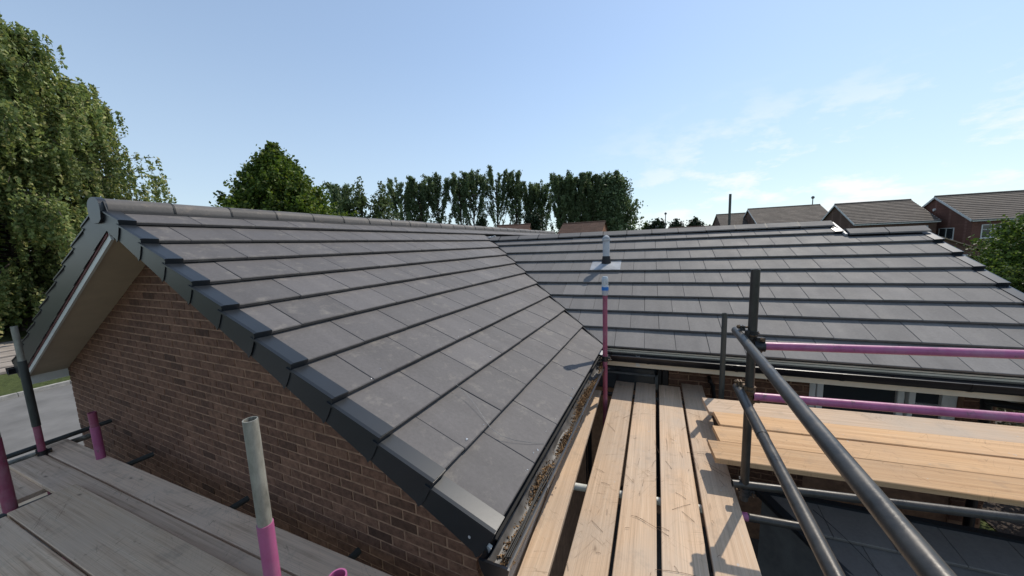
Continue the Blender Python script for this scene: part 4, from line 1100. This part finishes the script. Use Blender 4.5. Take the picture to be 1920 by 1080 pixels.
H3 = house('brick_house', HF(23.5, 48), 6.9, 9.4, 1.08, 2.6, 'brown brick house with plain dark tiled roof, between two other skyline houses', M_RB2, M_OLDTILE,
      [('f', 1.0, -.75, 1.0, 1.2, 2), ('f', 3.1, -.75, 1.2, 1.2, 2), ('f', 5.6, -.75, 1.2, 1.2, 2)], group='houses on the right skyline')
H2 = house('brick_house', HF(17.1, 60), 9.5, 11.6, 1.85, 2.8, 'dark roofed house with white barge on its left gable, second of the skyline row', M_RB2, M_OLDTILE,
      [('f', 3.4, -.3, 1.2, 1.3, 2), ('f', 7.4, -.3, 1.2, 1.3, 2)], group='houses on the right skyline')
H1 = house('brick_house', HF(13.1, 65), 6.2, 9.8, 1.85, 2.4, 'lowest and smallest dark roofed house at the left of the skyline row', M_RB2, M_OLDTILE, [('f', 2, -.2, 1.2, 1.2, 2)], group='houses on the right skyline', trim=False)
# pale roofed garage below the red house
ga = empty('garage', HF(21.5, 33) @ Vector((1, 1, -4)), 'pale roofed garage in front of the red brick house', 'garage')
B = HF(17.9, 30.0)
gm = MB(); P = [(0, -4.2), (4.3, -4.2), (4.3, -1.48), (2.15, -.52), (0, -1.48)]
gm.add([B @ Vector((x, y, z)) for y in (0, 5) for x, z in P], [(0, 1, 2, 3, 4), (9, 8, 7, 6, 5)]+[(i, 5+i, 5+(i+1) % 5, (i+1) % 5) for i in range(5)]); gm.build('wall', M_RB2, ga)
M_FELT = concrete_tile('pale tan roof tile', (.24, .17, .12), (.34, .25, .18), (.42, .34, .27), .85, .5)
for sg in (-1, 1):
    gm = MB(); base = B @ Matrix.Translation((2.15, 0, -.50)) @ Matrix.Rotation(sg*math.atan2(.96, 2.15), 4, 'Y')
    for k in range(9):
        a_, b_ = sorted((sg*k*.285, sg*(k+1)*.285)); gm.box((a_, -.15, .0), (b_-.012, 5.1, .06+.012*(k % 2)), base)
    gm.build('roof', M_FELT, ga)
gm = MB(); gm.box((4.35, -.2, -1.62), (4.50, 5.1, -1.50), B); gm.build('gutter', M_BLACK, ga)
gm = MB(); gm.box((3.0, -.05, -3.0), (3.9, .02, -1.85), B); f = gm.build('window', M_FARWHITE, ga)
gm = MB(); gm.box((3.1, -.065, -2.9), (3.8, -.052, -1.95), B); gm.build('pane', M_GLASS, f)
# two brown roofed houses below the poplars
HB = Matrix.Translation((-15.6, 52.2, 0)) @ Matrix.Rotation(-.02, 4, 'Z')
B1 = house('brick_house', HB, 6.6, 7.0, 1.35, 1.9, 'brown roofed house with an orange gable in front of the poplars', M_OR, M_REDTILE, [], trim=False, gbase=-4)
HB2 = Matrix.Translation((-25.5, 49.6, 0)) @ Matrix.Rotation(.25, 4, 'Z')
B2 = house('brick_house', HB2, 5.4, 7.0, 1.6, 1.9, 'brown roof half hidden behind the wing ridge, left of the other brown roof', M_OR, M_REDTILE, [], trim=False, gbase=-4)
HB3 = MF @ Matrix.Translation((5.5, 75, 0))
B3 = house('brick_house', HB3, 10, 7, .9, 1.6, 'long low red brick block far away between the lamp posts and the skyline houses', M_RB, M_REDTILE, [], trim=False, gbase=-4)

# ------------------------------------------------------------------ lamp posts and far pole
def lamp(name, x, y, top, r, label, head='ball'):
    o = empty(name, (x, y, GROUND), label, 'lamp post', 'street lamps')
    mb = MB(); mb.tube((x, y, GROUND), (x, y, top), r*1.4, r*.8, 8); mb.build('post', M_GREYSTEEL, o, smooth=True)
    h = MB()
    if head == 'ball': lathe(h, Vector((x, y, top)), [(r, -.05), (.22, .05), (.26, .25), (.12, .42), (.03, .45)], 10)
    else: h.box((x-.08, y-.12, top-.02), (x+.6, y+.12, top+.1))
    h.build('lamp_head', M_GREYSTEEL, o); return o
k_ = 80/40.
lamp('street_lamp', -.158, 80, 5.3, .09, 'thin street lamp with a round head, left of the skyline houses')
lamp('street_lamp', 23.1, 76.3, 6.1, .09, 'street lamp whose head shows just above the second skyline roof')
lamp('street_lamp', -5.0, 74, 3.1, .08, 'short street lamp with a flat arm beside the last poplar', 'arm')
lamp('street_lamp', -2.0, 80, 2.9, .07, 'smallest street lamp, directly right of the flat armed one', 'arm')
fp = MB(); fp.tube((1.63, 11.3, GROUND), (1.61, 11.3, 1.19), .032, n=12); tag(fp.build('scaffold_pole', M_GREYPAINT, smooth=True), 'single dark pole rising behind the main ridge against the sky', 'scaffold pole')

# ------------------------------------------------------------------ foliage
def quads(centers, size, normal_bias=None, seed=0, aspect=1.6, droop=None):
    rg_ = np.random.default_rng(seed); n = len(centers)
    a = rg_.normal(size=(n, 3)); 
    if normal_bias is not None: a += normal_bias
    a /= np.linalg.norm(a, axis=1)[:, None]
    b = rg_.normal(size=(n, 3))
    if droop is not None: b = b*.45+np.array([0, 0, -1.])*droop
    b -= a*(a*b).sum(1)[:, None]; b /= np.linalg.norm(b, axis=1)[:, None]+1e-9
    c = np.cross(a, b); s = (size*rg_.uniform(.6, 1.4, n))[:, None]
    p0 = centers-b*s*aspect/2; p1 = centers+c*s*.5; p2 = centers+b*s*aspect/2; p3 = centers-c*s*.5
    v = np.stack([p0, p1, p2, p3], 1).reshape(-1, 3); return v
def leaf_obj(name, v, m, parent):
    n = len(v)//4; me = bpy.data.meshes.new(name)
    me.vertices.add(n*4); me.vertices.foreach_set('co', v.astype(np.float32).ravel())
    me.loops.add(n*4); me.loops.foreach_set('vertex_index', np.arange(n*4, dtype=np.int32))
    me.polygons.add(n); me.polygons.foreach_set('loop_start', np.arange(0, n*4, 4, dtype=np.int32)); me.polygons.foreach_set('loop_total', np.full(n, 4, dtype=np.int32))
    me.update(calc_edges=True); me.transform(parent_inv(parent)); return link(name, me, m, parent)
def limbs(mb, segs):
    for p, q, a, b in segs: mb.tube(p, q, a, b, n=7, caps=False)

def curvy(p, d, L_, rg_, n=6, bend=.12, grav=0.):
    pts = [np.array(p, float)]; d = np.array(d, float); d /= np.linalg.norm(d)
    for i in range(n):
        d = d+rg_.normal(size=3)*bend+np.array([0, 0, grav]); d /= np.linalg.norm(d); pts.append(pts[-1]+d*L_/n)
    return pts
def at_px(x, D, z=GROUND):
    """a point on the ground along a bearing (bearing table worked out once from the survey)"""
    cx = (x-960)/632.04; yy = (440-540)/632.04
    d = cr_*cx-cu_*yy+cf_; h = math.hypot(d.x, d.y); return d.x/h*D, d.y/h*D
def top_px(x, y, D):
    d = cr_*((x-960)/632.04)-cu_*((y-540)/632.04)+cf_; return d.z/math.hypot(d.x, d.y)*D
# weeping birch
def birch():
    rg_ = np.random.default_rng(11); bx, by = at_px(20, 33); base = np.array([bx, by, GROUND])
    H = 19.2; root = empty('birch_tree', tuple(base), 'huge weeping birch with hanging branches at the left edge', 'tree')
    tk = MB(); limbs(tk, [(base+[0, 0, 0], base+[.2, .2, 6], .42, .3), (base+[.2, .2, 6], base+[.1, .3, 18], .3, .06)])
    pts_all = []
    nb = 250
    for i in range(nb):
        t = .10+.88*((i+.5)/nb)**.85; az = i*2.39996+rg_.normal()*.2
        rad = 6.3*min(1., 1.30*(1-t)**.62+.10)*(.76+.30*rg_.random())
        d = np.array([np.cos(az), np.sin(az), .8 if t > .5 else .45])
        pts = curvy(base+[.2, .2, H*t*.84], d, rad*1.05, rg_, 7, .10, -.12)
        for a, b, k in zip(pts, pts[1:], range(7)): limbs(tk, [(a, b, .07*(1-k/8), .07*(1-(k+1)/8))])
        for j in range(19):
            s = rg_.uniform(.25, 1.)*7; k = min(6, int(s)); p = pts[k]+(pts[k+1]-pts[k])*(s-k)
            p = p+rg_.normal(size=3)*[.28, .28, .2]
            ln = rg_.uniform(.7, 2.6)
            ln = min(ln, max(.5, p[2]-base[2]-.2))
            m = int(ln*36); tt = np.sort(rg_.random(m))*ln
            wind = np.array([np.cos(az)*.05, np.sin(az)*.05, 0])
            q = p+np.outer(tt**.8, wind)+np.outer(tt, [0, 0, -1.])+rg_.normal(size=(m, 3))*[.075, .075, .05]
            pts_all.append(q)
            if j % 4 == 0: limbs(tk, [(p, q[-1], .010, .004)])
    c = np.concatenate(pts_all); c = c[c[:, 2] > base[2]+.05]
    tk.build('branches', M_BARK, root, smooth=True)
    leaf_obj('crown', quads(c, .105, seed=2, aspect=1.9, droop=.9), ML_BIRCH, root); return len(c)

def bushy(name, label, base, H, rx, ry, leafm, n_clump, per, leaf, seed, group=None, cat='tree', low=.12, shape=1.0, barkm=M_BARK, spread=.5, lean_=0, up=0.0, tip=.9):
    rg_ = np.random.default_rng(seed); base = np.array(base, float); root = empty(name, tuple(base), label, cat, group)
    tk = MB(); limbs(tk, [(base, base+[0, 0, H*.5], H*.028+.02, H*.018), (base+[0, 0, H*.5], base+[lean_, 0, H*.95], H*.018, .02)])
    allp = []
    for i in range(n_clump):
        t = low+(1-low)*rg_.random()**.85; az = rg_.uniform(0, 2*np.pi)
        prof = (np.sin(np.pi*min(1., (1-t)**shape*.62+.0))/np.sin(np.pi*.5*1)) if shape else 1
        prof = max(0.05, prof)*(1-.55*max(0, (low+.2-t)/(low+.2)))
        rr_ = (rg_.random()**.45)*prof*(1+.16*rg_.normal())
        c = base+np.array([np.cos(az)*rx*rr_+lean_*t, np.sin(az)*ry*rr_, H*t])
        if i % 3 == 0:
            s = base+np.array([lean_*t*.6, 0, H*max(.15, t-.25)]); m_ = (s+c)/2+np.array([0, 0, -.02*H]); limbs(tk, [(s, m_, H*.008, H*.005), (m_, c, H*.005, .008)])
        k = int(per*rg_.uniform(.5, 1.5)); sp = spread*rg_.uniform(.6, 1.3)
        q = c+rg_.normal(size=(k, 3))*[sp, sp, sp*.75]
        allp.append(q)
        # twig tips that stick out
        d = (c-(base+[0, 0, H*.4])); d /= np.linalg.norm(d)+1e-6; d[2] += up
        tt = rg_.random(k//3)*spread*2.6*tip; allp.append(c+np.outer(tt, d)+rg_.normal(size=(k//3, 3))*spread*.22)
    c = np.concatenate(allp); c = c[c[:, 2] > base[2]+.02]
    tk.build('branches', barkm, root, smooth=True); leaf_obj('crown', quads(c, leaf, seed=seed+1, aspect=1.35, normal_bias=np.array([0, 0, .4])), leafm, root); return root
birch()
# round maple beyond the wing ridge
bushy('maple_tree', 'round bright green maple rising behind the wing ridge', (-27.9, 17.3, GROUND), 10.9, 6.2, 5.0, ML_MAPLE, 560, 190, .16, 21, low=.22, shape=1.05, spread=.40, tip=1.3)

# poplars
def poplar(x, y, top, wd, seed, label, dense=1., vase=.35, low=.30):
    rg_ = np.random.default_rng(seed); H = top-GROUND; base = np.array([x, y, GROUND]); root = empty('poplar_tree', tuple(base), label, 'tree', 'row of poplars on the horizon')
    tk = MB(); limbs(tk, [(base, base+[0, 0, H*.35], .28, .2), (base+[0, 0, H*.35], base+[0, 0, H*.88], .2, .05)])
    allp = []; nl = int(26*dense)
    for i in range(nl):
        t = low*.8+(.86-low*.8)*(i/nl)**.9; az = i*2.4+rg_.normal()*.4
        R_ = wd*.5*rg_.uniform(.35, 1.1)*min(1., .35+1.25*math.sin(math.pi*min(.98, .18+t*.85)))
        p0 = base+np.array([0, 0, H*t*.86]); Lz = min(H*.36, H*(1.0-t*.86)*rg_.uniform(.75, 1.0))
        tip = p0+np.array([np.cos(az)*R_, np.sin(az)*R_, Lz]); mid_ = p0+np.array([np.cos(az)*R_*.72, np.sin(az)*R_*.72, Lz*.38])
        pts = [p0*(1-u)**2+mid_*2*u*(1-u)+tip*u*u for u in np.linspace(0, 1, 8)]
        for a, b, k in zip(pts, pts[1:], range(7)): limbs(tk, [(a, b, .11*(1-k/8), .11*(1-(k+1)/8))])
        ns_ = int(12*dense)
        for _ in range(ns_):                                          # upright twig plumes on each limb
            u = rg_.uniform(.30, 1.0); k = min(6, int(u*7)); p = pts[k]+(pts[k+1]-pts[k])*(u*7-k)
            f = max(0., ((p[2]-GROUND)/H-low)/(1-low)); L_ = rg_.uniform(.5, 1.25)*(.6+.6*f)
            dr = np.array([np.cos(az)*.35+rg_.normal()*.25, np.sin(az)*.35+rg_.normal()*.25, 1.]); m = int(46*(.25+f)*L_)
            if m < 2: continue
            tt = rg_.random(m)*L_; allp.append(p+np.outer(tt, dr)+rg_.normal(size=(m, 3))*[.19, .19, .14])
    c = np.concatenate(allp); c[:, 2] = np.minimum(c[:, 2], top+rg_.normal(size=len(c))*.25)
    tk.build('branches', M_BARK, root, smooth=True); leaf_obj('crown', quads(c, .22, seed=seed+5, aspect=1.9, droop=-.8), ML_POPLAR, root)
pops = [(757, 337, 62, 'leftmost poplar of the row, leaning crown with gaps'), (790, 337, 45, 'narrow poplar second in the row from the left'), (824, 329, 58, 'third poplar from the left with two tops'), (866, 323, 42, 'fourth poplar from the left, slim and upright'), (890, 321, 56, 'fifth poplar from the left with a full top'),
        (934, 315, 66, 'tallest and widest poplar in the middle of the row'), (969, 323, 36, 'slim poplar just right of the tallest one'), (996, 343, 32, 'thin low poplar in the gap right of the tallest one'), (1018, 340, 36, 'thin poplar with a bare lower stem left of the dense ones'), (1055, 327, 50, 'first dense poplar of the right group'),
        (1082, 336, 40, 'poplar in the middle of the right group'), (1104, 329, 44, 'dense poplar with ragged top in the right group'), (1130, 329, 50, 'broad dark poplar second from the right end')]
for i, (px, py, wpx, lab) in enumerate(pops):
    D = 78+(i*37 % 9); x, y = at_px(px, D); dn = 1.0 if i < 9 else 1.5
    poplar(x, y, top_px(px, py, D), wpx/632*D*1.0, 100+i, lab, dense=dn, vase=.45 if i in (0, 5, 2) else .25, low=.30 if i < 9 else .12)
D = 78; x, y = at_px(1156, D); bushy('broadleaf_tree', 'dark dense tree closing the right end of the poplar row', (x, y, GROUND), top_px(1150, 338, D)-GROUND, 4.3, 4, ML_POPLAR, 170, 90, .34, 55, group='row of poplars on the horizon', spread=.8, low=.1, shape=.75)
D = 60; x, y = at_px(641, D); poplar(x, y, top_px(641, 345, D), 3.2, 140, 'single small poplar right of the round maple', dense=.9, vase=.2, low=.1)
for px, py, wd, sd__, lab in ((682, 364, 3.0, 61, 'pale airy tree between the single small poplar and the row'), (722, 374, 2.4, 62, 'pale airy tree touching the leftmost poplar of the row'), (655, 385, 2.2, 63, 'low pale shrub at the foot of the single small poplar')):
    D = 55; x, y = at_px(px, D); bushy('small_tree', lab, (x, y, GROUND), top_px(px, py, D)-GROUND, wd, wd, ML_PALE, 60, 55, .24, sd__, spread=.45, low=.2, shape=.8, tip=1.6, up=.5)
for px, py, wd, sd__, lab in ((994, 402, 1.5, 71, 'dark narrow conifer behind the gap between the brown roofs'), (1007, 405, 1.3, 72, 'second dark conifer, immediately left of the orange gabled house'), (905, 410, 2.6, 73, 'dark low tree beneath the poplars, left of the brown roofs')):
    D = 62; x, y = at_px(px, D); bushy('conifer_tree', lab, (x, y, GROUND), top_px(px, py, D)-GROUND, wd, wd, ML_DARK, 60, 90, .26, sd__, spread=.35, low=.02, shape=1.6)
for px, py, wd, sd__, lab in ((1232, 419, 3.4, 81, 'round dark tree low on the horizon beside the thin street lamp'), (1268, 421, 1.8, 82, 'small dark tree crown right of the round one on the horizon'), (1303, 418, 1.9, 83, 'small dark tree over the long low brick block'), (1212, 428, 1.6, 84, 'lowest green bush on the horizon left of the round dark tree')):
    D = 90; x, y = at_px(px, D); bushy('horizon_tree', lab, (x, y, GROUND), top_px(px, py, D)-GROUND, wd, wd, ML_DARK if sd__ != 84 else ML_BUSH, 60, 60, .34, sd__, group='low trees on the horizon', spread=.6, low=.15, shape=.7)
# garden bush at the right
bushy('garden_bush', 'big rounded green bush beyond the right verge of the main roof', (12.9, 18.4, GROUND), 3.95, 2.5, 2.6, ML_BUSH, 420, 140, .07, 91, cat='bush', spread=.26, low=.03, shape=.55, tip=.7)
bushy('garden_bush', 'taller darker bush touching the right edge of view', (15.2, 20.4, GROUND), 4.3, 2.6, 2.6, ML_BUSH, 380, 140, .075, 92, cat='bush', spread=.28, low=.03, shape=.55, tip=.7)
# silvery hedge seen under the right end of the eaves
bushy('hedge_shrub', 'silvery green shrub seen between the downpipe and the right edge, under the eaves', (4.9, 6.2, GROUND), 2.15, 1.4, 1.0, ML_HEDGE, 130, 120, .05, 93, cat='shrub', spread=.2, low=.3, shape=.45)
pth = MB()
for i in range(3):
    for j in range(8):
        x0 = 5.5+j*1.52; y0 = 9.2+i*1.1; pth.box((x0, y0, GROUND), (x0+1.45, y0+1.03, GROUND+.05))
sheet('far_pavement', [(6, 10), (40, 10), (40, 17), (6, 17)], GROUND+.006, M_STONE)
# hedge line along the left boundary under the birch
for i, (x, y, h, lab) in enumerate(((-33.5, 3.2, 3.2, 'dark hedge bush under the birch at the left edge'), (-34, 7.5, 3.6, 'dark hedge bush behind the birch trunk'), (-33, 13, 3.4, 'dark hedge bush right of the birch trunk'), (-33, 18, 3.2, 'dark hedge bush between birch and maple'))):
    bushy('hedge_bush', lab, (x, y, GROUND), h, 2.8, 3.0, ML_MAPLE, 110, 90, .2, 300+i, group='hedge under the birch', cat='bush', spread=.5, low=.02, shape=.4)
